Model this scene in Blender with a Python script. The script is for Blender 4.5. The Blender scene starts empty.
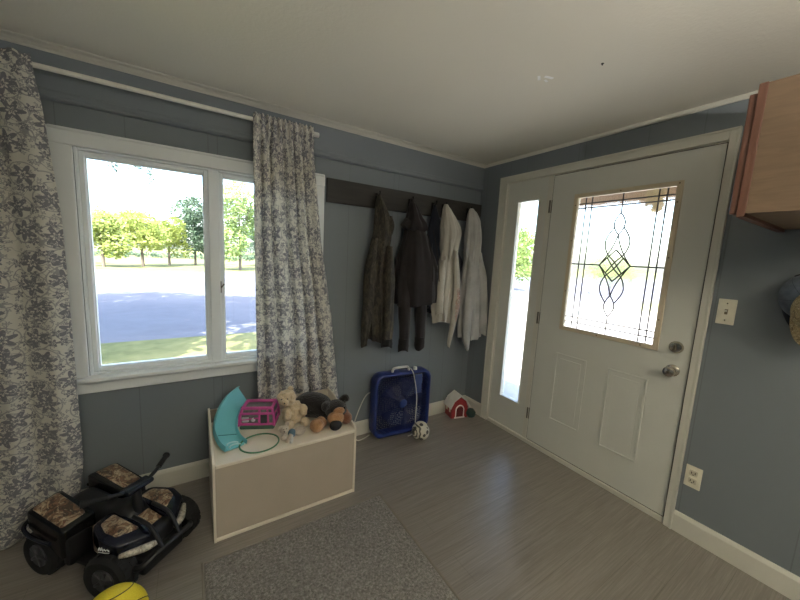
import bpy, bmesh, math, random
from mathutils import Vector, Matrix, noise
from math import sin, cos, pi, radians, sqrt, atan2

SC = bpy.context.scene
COL = SC.collection

# ------------------------------------------------------------------ helpers
def tag(o, label=None, cat=None, group=None, kind=None):
    if label: o['label'] = label
    if cat: o['category'] = cat
    if group: o['group'] = group
    if kind: o['kind'] = kind
    return o

def empty(name, loc=(0, 0, 0), rz=0, label=None, cat=None, group=None, kind=None):
    o = bpy.data.objects.new(name, None)
    o.empty_display_size = .05
    o.location = loc
    o.rotation_euler = (0, 0, rz)
    COL.objects.link(o)
    return tag(o, label, cat, group, kind)

def V(*a): return Vector(a if len(a) == 3 else a[0])

class MB:
    """collects shapes into one bmesh"""
    def __init__(s):
        s.bm = bmesh.new(); s.uv = None
    def box(s, x0, x1, y0, y1, z0, z1, bev=0, seg=2, M=None):
        r = bmesh.ops.create_cube(s.bm, size=1)
        vs = r['verts']
        for v in vs:
            v.co = Vector(((x0+x1)/2 + v.co.x*(x1-x0), (y0+y1)/2 + v.co.y*(y1-y0), (z0+z1)/2 + v.co.z*(z1-z0)))
        if bev:
            es = list({e for v in vs for e in v.link_edges})
            rr = bmesh.ops.bevel(s.bm, geom=es, offset=bev, segments=seg, profile=.5, affect='EDGES')
            vs = list({v for f in rr['faces'] for v in f.verts} | {v for v in vs if v.is_valid})
        if M is not None:
            for v in vs: v.co = M @ v.co
        return s
    def prism(s, pts, axis, a0, a1):
        """extrude a closed 2D outline along axis: 'x' -> pts are (y,z); 'y' -> (x,z); 'z' -> (x,y)"""
        def mk(p, a):
            return {'x': (a, p[0], p[1]), 'y': (p[0], a, p[1]), 'z': (p[0], p[1], a)}[axis]
        A = [s.bm.verts.new(mk(p, a0)) for p in pts]
        B = [s.bm.verts.new(mk(p, a1)) for p in pts]
        n = len(pts)
        s.bm.faces.new(A); s.bm.faces.new(B[::-1])
        for i in range(n):
            s.bm.faces.new((A[i], B[i], B[(i+1) % n], A[(i+1) % n]))
        return s
    def loft(s, rings, cap0=True, cap1=True, closed=True):
        R = [[s.bm.verts.new(p) for p in r] for r in rings]
        n = len(R[0])
        for a, b in zip(R, R[1:]):
            for i in range(n if closed else n-1):
                j = (i+1) % n
                s.bm.faces.new((a[i], a[j], b[j], b[i]))
        if closed and cap0: s.bm.faces.new(R[0][::-1])
        if closed and cap1: s.bm.faces.new(R[-1])
        return s
    def tube(s, path, r, n=10, closed=False):
        P = [Vector(p) for p in path]
        m = len(P)
        rad = r if callable(r) else (lambda t: r)
        rings = []
        prev = None
        for i in range(m):
            if closed: t = P[(i+1) % m] - P[i-1]
            else: t = P[min(i+1, m-1)] - P[max(i-1, 0)]
            t.normalize()
            if prev is None:
                u = t.orthogonal().normalized()
            else:
                u = prev - t*prev.dot(t)
                u = u.normalized() if u.length > 1e-6 else t.orthogonal().normalized()
            prev = u
            w = t.cross(u)
            rr = rad(i/max(1, m-1))
            rings.append([P[i] + (u*cos(2*pi*k/n) + w*sin(2*pi*k/n))*rr for k in range(n)])
        if closed:
            rings.append(rings[0])
            R = [[s.bm.verts.new(p) for p in q] for q in rings[:-1]]
            for a, b in zip(R, R[1:]+R[:1]):
                # align to lowest twist
                off = min(range(n), key=lambda o: (a[0].co-b[o].co).length)
                for k in range(n):
                    s.bm.faces.new((a[k], a[(k+1) % n], b[(k+1+off) % n], b[(k+off) % n]))
            return s
        return s.loft(rings)
    def cyl(s, a, b, r, n=16, r2=None):
        return s.tube([a, b], (lambda t: r+(r2-r)*t) if r2 is not None else r, n)
    def lathe(s, prof, n=32, M=None):
        """prof: list of (radius, height) about z"""
        M = M or Matrix()
        rings = [[M @ Vector((max(r, 1e-4)*cos(2*pi*k/n), max(r, 1e-4)*sin(2*pi*k/n), h)) for k in range(n)] for r, h in prof]
        return s.loft(rings)
    def ball(s, c, r, seg=24, M=None, sc=(1, 1, 1), rot=None):
        T = Matrix.Translation(Vector(c))
        if rot is not None: T = T @ rot
        T = T @ Matrix.Diagonal((r*sc[0], r*sc[1], r*sc[2], 1))
        bmesh.ops.create_uvsphere(s.bm, u_segments=seg, v_segments=max(8, seg//2), radius=1, matrix=T)
        return s
    def ico(s, c, r, sub=3, sc=(1, 1, 1), rot=None, jit=0, seed=0, fr=1.0):
        T = Matrix.Translation(Vector(c))
        if rot is not None: T = T @ rot
        T = T @ Matrix.Diagonal((r*sc[0], r*sc[1], r*sc[2], 1))
        q = bmesh.ops.create_icosphere(s.bm, subdivisions=sub, radius=1, matrix=T)
        if jit:
            C = Vector(c)
            for v in q['verts']:
                d = (v.co - C)
                k = noise.noise(v.co*fr + Vector((seed*7.1, seed*3.3, seed)))
                v.co = C + d*(1 + jit*k)
        return s
    def quad(s, a, b, c, d):
        s.bm.faces.new([s.bm.verts.new(p) for p in (a, b, c, d)]); return s
    def xf(s, M):
        bmesh.ops.transform(s.bm, matrix=M, verts=s.bm.verts); return s
    def build(s, name, mat, parent=None, smooth=False, angle=40, sub=0, solid=0, fix=True):
        me = bpy.data.meshes.new(name)
        if fix: bmesh.ops.recalc_face_normals(s.bm, faces=s.bm.faces)
        s.bm.to_mesh(me); s.bm.free()
        mats = mat if isinstance(mat, (list, tuple)) else [mat]
        for m in mats: me.materials.append(m)
        o = bpy.data.objects.new(name, me)
        COL.objects.link(o)
        if parent is not None: o.parent = parent
        if smooth:
            for p in me.polygons: p.use_smooth = True
            if angle < 180:
                me.set_sharp_from_angle(angle=radians(angle))
        if solid:
            m = o.modifiers.new('Thickness', 'SOLIDIFY'); m.thickness = solid; m.offset = 0
        if sub:
            m = o.modifiers.new('Smooth', 'SUBSURF'); m.levels = sub; m.render_levels = sub
        return o

def catmull(P, n=8, closed=False):
    P = [Vector(p) for p in P]; out = []; m = len(P)
    for i in range(m if closed else m-1):
        if closed: a, b, c, d = P[i-1], P[i], P[(i+1) % m], P[(i+2) % m]
        else: a, b, c, d = P[max(i-1, 0)], P[i], P[i+1], P[min(i+2, m-1)]
        for k in range(n):
            t = k/n
            out.append(.5*((2*b) + (c-a)*t + (2*a-5*b+4*c-d)*t*t + (3*b-a-3*c+d)*t**3))
    if not closed: out.append(P[-1])
    return out

def lerp_levels(L, n):
    """L: list of tuples, first entry the parameter; resample smoothly to n"""
    k = len(L[0]); out = []
    t0, t1 = L[0][0], L[-1][0]
    for i in range(n):
        t = t0 + (t1-t0)*i/(n-1)
        j = 0
        while j < len(L)-2 and (t - L[j+1][0])*(1 if t1 > t0 else -1) > 0: j += 1
        a, b = L[j], L[j+1]
        f = (t-a[0])/(b[0]-a[0])
        f = min(1, max(0, f))
        p = L[max(j-1, 0)]; q = L[min(j+2, len(L)-1)]
        row = [t]
        for c in range(1, k):
            m0 = (b[c]-p[c])*.5; m1 = (q[c]-a[c])*.5
            h = (2*f**3-3*f**2+1)*a[c] + (f**3-2*f**2+f)*m0 + (-2*f**3+3*f**2)*b[c] + (f**3-f**2)*m1
            row.append(h)
        out.append(row)
    return out

# ------------------------------------------------------------------ materials
def srgb(r, g, b):
    f = lambda c: (c/255/12.92) if c/255 <= .04045 else ((c/255+.055)/1.055)**2.4
    return (f(r), f(g), f(b), 1)

class NT:
    def __init__(s, name):
        s.m = bpy.data.materials.new(name); s.m.use_nodes = True
        s.t = s.m.node_tree; s.b = s.t.nodes['Principled BSDF']; s.out = s.t.nodes['Material Output']
    def n(s, typ, **kw):
        x = s.t.nodes.new(typ)
        for k, v in kw.items():
            if k.startswith('_'): setattr(x, k[1:], v)
            else: x.inputs[k.replace('__', ' ')].default_value = v
        return x
    def l(s, a, b): s.t.links.new(a, b)
    def coord(s, which='Object', scale=(1, 1, 1), rot=(0, 0, 0), loc=(0, 0, 0)):
        c = s.n('ShaderNodeTexCoord'); m = s.n('ShaderNodeMapping')
        m.inputs['Scale'].default_value = scale; m.inputs['Rotation'].default_value = rot; m.inputs['Location'].default_value = loc
        s.l(c.outputs[which], m.inputs['Vector']); return m.outputs['Vector']
    def noise(s, vec, scale, detail=3, rough=.5, dist=0):
        x = s.n('ShaderNodeTexNoise'); x.inputs['Scale'].default_value = scale; x.inputs['Detail'].default_value = detail
        x.inputs['Roughness'].default_value = rough; x.inputs['Distortion'].default_value = dist
        if vec is not None: s.l(vec, x.inputs['Vector'])
        return x
    def ramp(s, fac, stops, interp='LINEAR'):
        x = s.n('ShaderNodeValToRGB'); x.color_ramp.interpolation = interp
        e = x.color_ramp.elements
        while len(e) < len(stops): e.new(.5)
        for el, (p, c) in zip(e, stops):
            el.position = p; el.color = c if len(c) == 4 else (*c, 1)
        s.l(fac, x.inputs['Fac']); return x.outputs['Color']
    def math(s, op, a, b=None, c=None):
        x = s.n('ShaderNodeMath', _operation=op)
        for i, v in enumerate((a, b, c)):
            if v is None: continue
            if isinstance(v, (int, float)): x.inputs[i].default_value = v
            else: s.l(v, x.inputs[i])
        return x.outputs[0]
    def mix(s, fac, a, b):
        x = s.n('ShaderNodeMix', _data_type='RGBA')
        if isinstance(fac, (int, float)): x.inputs['Factor'].default_value = fac
        else: s.l(fac, x.inputs['Factor'])
        for k, v in (('A', a), ('B', b)):
            sock = [i for i in x.inputs if i.name == k and i.type == 'RGBA'][0]
            if isinstance(v, tuple): sock.default_value = v if len(v) == 4 else (*v, 1)
            else: s.l(v, sock)
        return [o for o in x.outputs if o.type == 'RGBA'][0]
    def bump(s, h, strength=.3, dist=.01):
        x = s.n('ShaderNodeBump'); x.inputs['Strength'].default_value = strength; x.inputs['Distance'].default_value = dist
        s.l(h, x.inputs['Height']); s.l(x.outputs['Normal'], s.b.inputs['Normal'])
    def set(s, color=None, rough=None, metal=None, spec=None, sheen=None):
        if color is not None:
            if isinstance(color, tuple): s.b.inputs['Base Color'].default_value = color if len(color) == 4 else (*color, 1)
            else: s.l(color, s.b.inputs['Base Color'])
        if rough is not None: s.b.inputs['Roughness'].default_value = rough
        if metal is not None: s.b.inputs['Metallic'].default_value = metal
        if spec is not None: s.b.inputs['Specular IOR Level'].default_value = spec
        if sheen is not None:
            s.b.inputs['Sheen Weight'].default_value = sheen; s.b.inputs['Sheen Roughness'].default_value = .5
        return s

def flat(name, color, rough=.5, metal=0, var=.06, scale=25, bump=.0, bscale=200, spec=.5, sheen=None):
    """plain material with a slight procedural variation"""
    t = NT(name); v = t.coord()
    n = t.noise(v, scale, 3)
    c = color if len(color) == 4 else (*color, 1)
    lo = tuple(max(0, k*(1-var)) for k in c[:3]); hi = tuple(min(1, k*(1+var)) for k in c[:3])
    t.set(t.ramp(n.outputs['Fac'], [(.3, lo), (.7, hi)]), rough, metal, spec, sheen)
    if bump:
        b = t.noise(v, bscale, 2); t.bump(b.outputs['Fac'], bump, .004)
    return t.m

def wall_mat(name, axis):
    t = NT(name); v = t.coord()
    n1 = t.noise(v, 1.3, 2); n2 = t.noise(v, 140, 2)
    c = t.mix(n1.outputs['Fac'], srgb(120, 126, 131), srgb(127, 133, 138))
    # vertical V-grooves of the painted panelling
    sx = t.n('ShaderNodeSeparateXYZ'); t.l(v, sx.inputs[0])
    u = sx.outputs[axis]
    def groove(period, off):
        f = t.math('FRACT', t.math('MULTIPLY', t.math('ADD', u, 50+off), 1/period))
        d = t.math('MULTIPLY', t.math('ABSOLUTE', t.math('SUBTRACT', f, .5)), period)
        return t.math('LESS_THAN', d, .0022)
    g = t.math('MAXIMUM', groove(.406, .21), groove(.61, .03))
    t.set(t.mix(t.math('MULTIPLY', g, .28), c, srgb(74, 79, 84)), .55, spec=.35)
    h = t.math('SUBTRACT', t.math('MULTIPLY', n2.outputs['Fac'], .12), g)
    t.bump(h, .35, .003)
    return t.m

def floor_mat():
    t = NT('vinyl_plank_floor'); v = t.coord()
    br = t.n('ShaderNodeTexBrick'); t.l(v, br.inputs['Vector'])
    br.inputs['Scale'].default_value = 1; br.inputs['Brick Width'].default_value = 1.2; br.inputs['Row Height'].default_value = .15
    br.inputs['Mortar Size'].default_value = .0012; br.offset = .37
    br.inputs['Color1'].default_value = (.32, .32, .32, 1); br.inputs['Color2'].default_value = (.68, .68, .68, 1); br.inputs['Mortar'].default_value = (.1, .1, .1, 1)
    g1 = t.noise(t.coord(scale=(1.8, 64, 1)), 2.2, 6, .7, .3)
    g2 = t.noise(t.coord(scale=(.8, 14, 1), loc=(3, 1, 0)), 2.0, 3, .5, .8)
    a = t.ramp(g1.outputs['Fac'], [(.25, srgb(96, 89, 82)), (.5, srgb(130, 123, 115)), (.78, srgb(164, 157, 149))])
    b = t.ramp(g2.outputs['Fac'], [(.3, srgb(116, 109, 102)), (.7, srgb(146, 139, 131))])
    c = t.mix(.35, a, b)
    tone = t.n('ShaderNodeHueSaturation'); t.l(c, tone.inputs['Color'])
    t.l(t.math('MULTIPLY_ADD', br.outputs['Color'], .14, .93), tone.inputs['Value'])
    c2 = t.mix(t.math('MULTIPLY', br.outputs['Fac'], .3), tone.outputs['Color'], srgb(60, 54, 48))
    t.set(c2, .36, spec=1.0)
    rr = t.math('MULTIPLY_ADD', g1.outputs['Fac'], .14, .24); t.l(rr, t.b.inputs['Roughness'])
    t.bump(t.math('SUBTRACT', t.math('MULTIPLY', g1.outputs['Fac'], .4), br.outputs['Fac']), .18, .003)
    return t.m

def ceil_mat():
    t = NT('ceiling_paint'); v = t.coord()
    n1 = t.noise(v, .9, 2); n2 = t.noise(v, 90, 3)
    t.set(t.ramp(n1.outputs['Fac'], [(.3, srgb(224, 220, 207)), (.7, srgb(231, 227, 214))]), .75, spec=.3)
    t.bump(n2.outputs['Fac'], .25, .004); return t.m

def wood_mat(name, lo, hi, scale=(3, 40, 40), rough=.5, axis=None):
    t = NT(name); v = t.coord(scale=scale)
    n = t.noise(v, 1.5, 5, .6, .6)
    t.set(t.ramp(n.outputs['Fac'], [(.25, lo), (.75, hi)]), rough)
    t.bump(n.outputs['Fac'], .12, .002); return t.m

def curtain_mat():
    t = NT('damask_curtain'); c = t.n('ShaderNodeUVMap')
    mp_ = t.n('ShaderNodeMapping'); mp_.inputs['Scale'].default_value = (1.4, 1.4, 1); t.l(c.outputs['UV'], mp_.inputs['Vector']); uv = mp_.outputs['Vector']
    warp = t.noise(uv, 9, 2)
    vm = t.n('ShaderNodeVectorMath', _operation='MULTIPLY_ADD'); t.l(warp.outputs['Color'], vm.inputs[0]); vm.inputs[1].default_value = (.05, .05, 0); t.l(uv, vm.inputs[2])
    def flower(scale, petals, r0, amp, rnd, jitter):
        vo = t.n('ShaderNodeTexVoronoi', _voronoi_dimensions='2D'); vo.inputs['Scale'].default_value = scale; vo.inputs['Randomness'].default_value = jitter
        t.l(uv, vo.inputs['Vector'])
        sub = t.n('ShaderNodeVectorMath', _operation='SUBTRACT')
        sc = t.n('ShaderNodeVectorMath', _operation='SCALE'); t.l(uv, sc.inputs[0]); sc.inputs['Scale'].default_value = 1
        t.l(uv, sub.inputs[0]); t.l(vo.outputs['Position'], sub.inputs[1])
        sp = t.n('ShaderNodeSeparateXYZ'); t.l(sub.outputs[0], sp.inputs[0])
        ang = t.math('ARCTAN2', sp.outputs['Y'], sp.outputs['X'])
        col = t.n('ShaderNodeSeparateColor'); t.l(vo.outputs['Color'], col.inputs[0])
        ph = t.math('MULTIPLY', col.outputs['Red'], 6.28)
        lob = t.math('COSINE', t.math('ADD', t.math('MULTIPLY', ang, petals), ph))
        R = t.math('MULTIPLY_ADD', lob, amp*r0, r0)
        ln = t.n('ShaderNodeVectorMath', _operation='LENGTH'); t.l(sub.outputs[0], ln.inputs[0])
        q = t.math('DIVIDE', ln.outputs['Value'], R)
        inside = t.math('LESS_THAN', q, 1)
        core = t.math('MULTIPLY', t.math('LESS_THAN', q, .42), t.math('GREATER_THAN', q, .22))
        keep = t.math('GREATER_THAN', col.outputs['Green'], rnd)
        return t.math('MULTIPLY', t.math('SUBTRACT', inside, core), keep)
    big = flower(6.0, 6, .046, .40, .04, .45)
    mid = flower(15, 5, .0185, .40, .30, .9)
    small = flower(38, 4, .0080, .5, .35, 1)
    def vine(scale, w):
        n = t.noise(vm.outputs[0], scale, 1)
        return t.math('LESS_THAN', t.math('ABSOLUTE', t.math('SUBTRACT', n.outputs['Fac'], .5)), w)
    vi = vine(10, .010)
    ringv = t.n('ShaderNodeTexVoronoi', _voronoi_dimensions='2D'); ringv.inputs['Scale'].default_value = 6.0; ringv.inputs['Randomness'].default_value = .45; t.l(uv, ringv.inputs['Vector'])
    rg2 = t.math('LESS_THAN', t.math('ABSOLUTE', t.math('SUBTRACT', ringv.outputs['Distance'], .44)), .020)
    pat = t.math('MAXIMUM', t.math('MAXIMUM', big, mid), t.math('MAXIMUM', t.math('MULTIPLY', small, .75), t.math('MAXIMUM', t.math('MULTIPLY', vi, .7), t.math('MULTIPLY', rg2, .6))))
    lace = t.noise(uv, 75, 2)
    pat = t.math('MULTIPLY', pat, t.math('MULTIPLY_ADD', t.math('GREATER_THAN', lace.outputs['Fac'], .36), .6, .4))
    weave = t.noise(uv, 900, 1)
    ink = t.ramp(weave.outputs['Fac'], [(.3, srgb(126, 124, 132)), (.7, srgb(148, 146, 153))])
    cl = t.ramp(weave.outputs['Fac'], [(.3, srgb(226, 222, 212)), (.7, srgb(240, 236, 226))])
    colr = t.mix(t.math('MULTIPLY', pat, .92), cl, ink)
    t.set(colr, .9, spec=.15)
    tr = t.n('ShaderNodeBsdfTranslucent'); t.l(colr, tr.inputs['Color'])
    ms = t.n('ShaderNodeMixShader'); ms.inputs[0].default_value = .36
    t.l(t.b.outputs[0], ms.inputs[1]); t.l(tr.outputs[0], ms.inputs[2]); t.l(ms.outputs[0], t.out.inputs['Surface'])
    return t.m

def glass_mat(name, tint=(.97, .985, .98), rough=0.0, gl=.06, wavy=0):
    t = NT(name)
    tr = t.n('ShaderNodeBsdfTransparent'); tr.inputs['Color'].default_value = (*tint, 1)
    g = t.n('ShaderNodeBsdfGlossy'); g.inputs['Roughness'].default_value = rough
    fr = t.n('ShaderNodeFresnel'); fr.inputs['IOR'].default_value = 1.45
    ms = t.n('ShaderNodeMixShader'); t.l(t.math('MULTIPLY', fr.outputs[0], .8), ms.inputs[0])
    t.l(tr.outputs[0], ms.inputs[1]); t.l(g.outputs[0], ms.inputs[2])
    last = ms.outputs[0]
    if wavy:
        n = t.noise(t.coord(), 55, 2)
        bp = t.n('ShaderNodeBump'); bp.inputs['Strength'].default_value = .35; bp.inputs['Distance'].default_value = .006
        t.l(n.outputs['Fac'], bp.inputs['Height'])
        rf = t.n('ShaderNodeBsdfRefraction'); rf.inputs['IOR'].default_value = 1.12; rf.inputs['Roughness'].default_value = .05
        t.l(bp.outputs[0], rf.inputs['Normal']); t.l(bp.outputs[0], g.inputs['Normal'])
        m2 = t.n('ShaderNodeMixShader'); m2.inputs[0].default_value = wavy
        t.l(last, m2.inputs[1]); t.l(rf.outputs[0], m2.inputs[2]); last = m2.outputs[0]
    t.l(last, t.out.inputs['Surface'])
    return t.m

def camo_mat(name, cols, scale=9, rough=.5, dist=1.5, stretch=(1, 1, 1), fine=1):
    t = NT(name); v = t.coord(scale=stretch)
    a = t.noise(v, scale, 3, .55, dist); b = t.noise(t.coord(loc=(4, 2, 7), scale=stretch), scale*1.7, 4, .6, dist)
    c1 = t.ramp(a.outputs['Fac'], [(0, cols[0]), (.42, cols[1]), (.52, cols[2]), (.62, cols[3])], 'CONSTANT')
    c2 = t.ramp(b.outputs['Fac'], [(0, cols[2]), (.45, cols[0]), (.56, cols[3]), (.64, cols[1])], 'CONSTANT')
    t.set(t.mix(.5, c1, c2), rough); return t.m

def fur_mat(name, lo, hi, scale=120, rough=.95):
    t = NT(name); v = t.coord()
    n = t.noise(v, scale, 3, .6); n2 = t.noise(v, scale/6, 3)
    t.set(t.ramp(t.mix(.5, n.outputs['Color'], n2.outputs['Color']), [(.32, lo), (.66, hi)]), rough, spec=.15, sheen=.3)
    t.bump(t.math('ADD', n.outputs['Fac'], n2.outputs['Fac']), .8, .012); return t.m

def cloth_mat(name, lo, hi, scale=6, fine=260, bump=.35, rough=.92):
    t = NT(name); v = t.coord()
    n = t.noise(v, scale, 3); f = t.noise(v, fine, 2)
    t.set(t.ramp(n.outputs['Fac'], [(.3, lo), (.7, hi)]), rough, spec=.15, sheen=.15)
    t.bump(t.math('ADD', t.math('MULTIPLY', n.outputs['Fac'], 1.0), t.math('MULTIPLY', f.outputs['Fac'], .2)), bump, .01); return t.m

m_wallW = wall_mat('grey_blue_panelling_window_side', 'X')
m_wallD = wall_mat('grey_blue_panelling_door_side', 'Y')
m_header = flat('grey_blue_paint', srgb(122, 128, 134), .55, var=.03, scale=2)
m_floor = floor_mat()
m_ceil = ceil_mat()
m_trim = flat('cream_gloss_trim_paint', srgb(212, 209, 197), .38, var=.03, scale=5)
m_wtrim = flat('white_window_trim_paint', srgb(230, 232, 231), .4, var=.02, scale=5)
m_vinyl = flat('white_vinyl_sash', srgb(234, 238, 240), .35, var=.02, scale=8)
m_door = flat('white_door_paint', srgb(212, 212, 203), .42, var=.02, scale=4)
m_beige = flat('beige_lite_frame', srgb(214, 200, 172), .45, var=.04, scale=10)
m_gap = flat('dark_weatherstrip', srgb(58, 52, 46), .8)
m_glass = glass_mat('window_glass')
m_bevel = glass_mat('bevelled_textured_glass', (.95, .96, .95), .02, wavy=.35)
m_lead = flat('lead_came', srgb(70, 68, 67), .5, .2)
m_nickel = flat('satin_nickel', srgb(190, 182, 168), .25, 1, var=.05)
m_nickel2 = flat('aged_nickel', srgb(150, 138, 115), .35, 1, var=.08)
m_hinge = flat('dark_hinge_metal', srgb(110, 104, 96), .4, .9)
m_curtain = curtain_mat()
m_rod = flat('white_curtain_rod', srgb(232, 228, 216), .4)
m_rack = wood_mat('dark_stained_rack_wood', srgb(38, 36, 34), srgb(58, 54, 50), (3, 30, 40), .6)
m_black = flat('black_plastic', srgb(24, 24, 26), .42, var=.15)
m_blackgloss = flat('black_gloss_plastic', srgb(18, 18, 20), .22, var=.1)
m_rubber = flat('black_rubber_tyre', srgb(20, 20, 21), .75, bump=.3, bscale=60)
m_iron = flat('black_iron_hook', srgb(30, 28, 27), .45, .7)
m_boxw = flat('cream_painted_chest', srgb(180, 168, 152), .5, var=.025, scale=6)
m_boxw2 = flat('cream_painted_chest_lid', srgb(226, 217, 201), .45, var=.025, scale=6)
m_white = flat('white_plastic', srgb(228, 226, 220), .4)
m_outlet = flat('ivory_plastic', srgb(230, 224, 204), .4)
m_slot = flat('dark_slot', srgb(40, 36, 30), .7)

# ------------------------------------------------------------------ camera
cam = bpy.data.cameras.new('camera'); camo = bpy.data.objects.new('camera', cam); COL.objects.link(camo)
yaw, pit, rol = radians(32.6676), radians(7.541), radians(2.968)
f = Vector((sin(yaw)*cos(pit), cos(yaw)*cos(pit), -sin(pit)))
rt = Vector((cos(yaw), -sin(yaw), 0)); up = rt.cross(f)
c_, s_ = cos(rol), sin(rol)
rt, up = c_*rt + s_*up, -s_*rt + c_*up
camo.matrix_world = Matrix(((rt.x, up.x, -f.x, -2.2408), (rt.y, up.y, -f.y, -2.2223), (rt.z, up.z, -f.z, 1.43), (0, 0, 0, 1)))
cam.sensor_width = 36; cam.lens = 327.18/800*36; cam.clip_start = .02; cam.clip_end = 500
SC.camera = camo

# ------------------------------------------------------------------ room shell
HC = 2.272; XL, YB = -3.7, -4.0; TH = .13
def struct(o, name=None): o['kind'] = 'structure'; return o

struct(MB().box(XL-TH, TH, YB-TH, TH, -.2, 0).build('floor', m_floor))
struct(MB().box(XL-TH, TH, YB-TH, TH, HC, HC+.2).build('ceiling', m_ceil))
# window wall (y = 0) with the opening
WX0, WX1, WZ0, WZ1 = -2.70, -1.545, .735, 1.868
w = MB()
w.box(XL-TH, WX0, 0, TH, 0, HC); w.box(WX1, TH, 0, TH, 0, HC); w.box(WX0, WX1, 0, TH, 0, WZ0); w.box(WX0, WX1, 0, TH, WZ1, HC)
struct(w.build('wall_front', m_wallW))
# door wall (x = 0)
DY0, DY1, DZ1 = -1.642, -.302, 2.08
w = MB()
w.box(0, TH, YB-TH, DY0, 0, HC); w.box(0, TH, DY1, 0, 0, HC); w.box(0, TH, DY0, DY1, DZ1, HC)
struct(w.build('wall_right', m_wallD))
struct(MB().box(XL-TH, XL, YB-TH, 0, 0, HC).build('wall_left', m_wallD))
struct(MB().box(XL, 0, YB-TH, YB, 0, HC).build('wall_back', m_wallW))

# upper boxed header along the window wall + moulding line
struct(MB().box(XL, 0, -.02, 0, 2.085, HC).build('trim_1', m_header))
t = MB(); t.prism([(0, 2.052), (-.022, 2.056), (-.027, 2.066), (-.024, 2.076), (-.024, 2.09), (-.02, 2.094), (0, 2.094)], 'x', XL, 0)
struct(t.build('trim_2', m_header))
# crown mouldings
t = MB(); t.prism([(-.02, 2.25), (-.027, 2.25), (-.030, 2.257), (-.040, 2.262), (-.046, 2.267), (-.072, 2.268), (-.075, HC), (-.02, HC)], 'x', XL, 0)
struct(t.build('trim_3', flat('ceiling_cream_cove_paint', srgb(206, 202, 190), .6, var=.03, scale=5)))
t = MB(); t.prism([(0, 2.252), (-.008, 2.252), (-.011, 2.26), (-.017, 2.267), (-.018, HC), (0, HC)], 'y', YB, -.02)
struct(t.build('trim_4', m_trim))
# baseboards
def baseboard_x(name, x0, x1, y):
    t = MB(); t.prism([(y, 0), (y-.016, 0), (y-.016, .095), (y-.011, .108), (y-.006, .113), (y, .113)], 'x', x0, x1)
    return struct(t.build(name, m_trim))
def baseboard_y(name, y0, y1, x=0, h=.113):
    t = MB(); t.prism([(x, 0), (x-.016, 0), (x-.016, h-.018), (x-.011, h-.005), (x-.006, h), (x, h)], 'y', y0, y1)
    return struct(t.build(name, m_trim))
baseboard_x('baseboard_front', XL, -.016, 0)
baseboard_y('baseboard_right', -.234, 0)
baseboard_y('baseboard_right_rear', YB, -1.68)

# ------------------------------------------------------------------ window_1
wn = empty('window_1', (0, 0, 0), kind='structure')
t = MB()
t.box(-2.782, -2.702, -.022, 0, .735, 1.868, .003)           # side casings
t.box(-1.552, -1.474, -.022, 0, .735, 1.868, .003)
t.box(-2.782, -1.474, -.026, 0, 1.868, 1.943, .003)          # head casing
t.box(-2.775, -1.481, -.034, -.02, 1.93, 1.943, .003)
t.build('casing', m_wtrim, wn)
t = MB(); t.box(-2.81, -1.446, -.058, .07, .712, .735, .006, 3); t.build('stool', m_wtrim, wn)
t = MB(); t.box(-2.79, -1.466, -.024, 0, .648, .712, .003); t.build('apron', m_wtrim, wn)
# vinyl frame and sashes
t = MB()
def ring(mb, x0, x1, z0, z1, wd, y0, y1, bev=.003):
    mb.box(x0, x0+wd, y0, y1, z0, z1, bev); mb.box(x1-wd, x1, y0, y1, z0, z1, bev)
    mb.box(x0+wd, x1-wd, y0, y1, z0, z0+wd, bev); mb.box(x0+wd, x1-wd, y0, y1, z1-wd, z1, bev)
ring(t, WX0, WX1, WZ0, WZ1, .012, -.004, .12)
t.box(-2.152, -2.096, -.014, .12, WZ0+.01, WZ1-.01, .006)
t.build('frame', m_vinyl, wn)
for (x0, x1) in ((WX0+.012, -2.15), (-2.098, WX1-.012)):
    t = MB(); ring(t, x0, x1, WZ0+.012, WZ1-.012, .022, .008, .06, .004)
    ring(t, x0+.018, x1-.018, WZ0+.03, WZ1-.03, .009, .022, .05, .002)
    sash = t.build('sash', m_vinyl, wn)
    t = MB(); t.box(x0+.02, x1-.02, .034, .038, WZ0+.032, WZ1-.032); t.build('pane', m_glass, sash)
t = MB(); t.box(-2.10, -2.092, -.012, .012, 1.16, 1.23, .003); t.cyl((-2.095, -.01, 1.19), (-2.08, -.026, 1.215), .004, 8)
t.build('latch', m_hinge, wn)

# ------------------------------------------------------------------ door unit
t = MB()                                                     # casing and jambs
t.box(-.02, 0, -1.679, -1.6405, 0, 2.127, .003); t.box(-.02, 0, -.306, -.234, 0, 2.127, .003)
t.box(-.02, 0, -1.6405, -.306, 2.074, 2.127, .003)
t.box(-.024, -.006, -1.68, -1.668, 0, 2.127, .002); t.box(-.024, -.006, -.244, -.233, 0, 2.127, .002); t.box(-.024, -.006, -1.679, -.234, 2.117, 2.128, .002)
t.box(0, TH, DY0, DY0+.002, 0, DZ1); t.box(0, TH, DY1-.012, DY1, 0, DZ1); t.box(0, TH, DY0, DY1, DZ1-.01, DZ1)
struct(t.build('trim_5', m_trim))
t = MB(); t.box(-.012, .1, DY0+.006, DY1-.012, 0, .03, .004)
struct(t.build('trim_6', m_trim))                           # sill under door and sidelight
t = MB(); t.box(-.004, .1, -.716, -.676, .03, 2.07, .003)
struct(t.build('trim_7', m_trim))                           # mullion post between door and sidelight

def panel_with_hole(mb, x0, x1, y0, y1, z0, z1, hy0, hy1, hz0, hz1):
    mb.box(x0, x1, y0, hy0, z0, z1); mb.box(x0, x1, hy1, y1, z0, z1)
    mb.box(x0, x1, hy0, hy1, z0, hz0); mb.box(x0, x1, hy0, hy1, hz1, z1)

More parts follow.
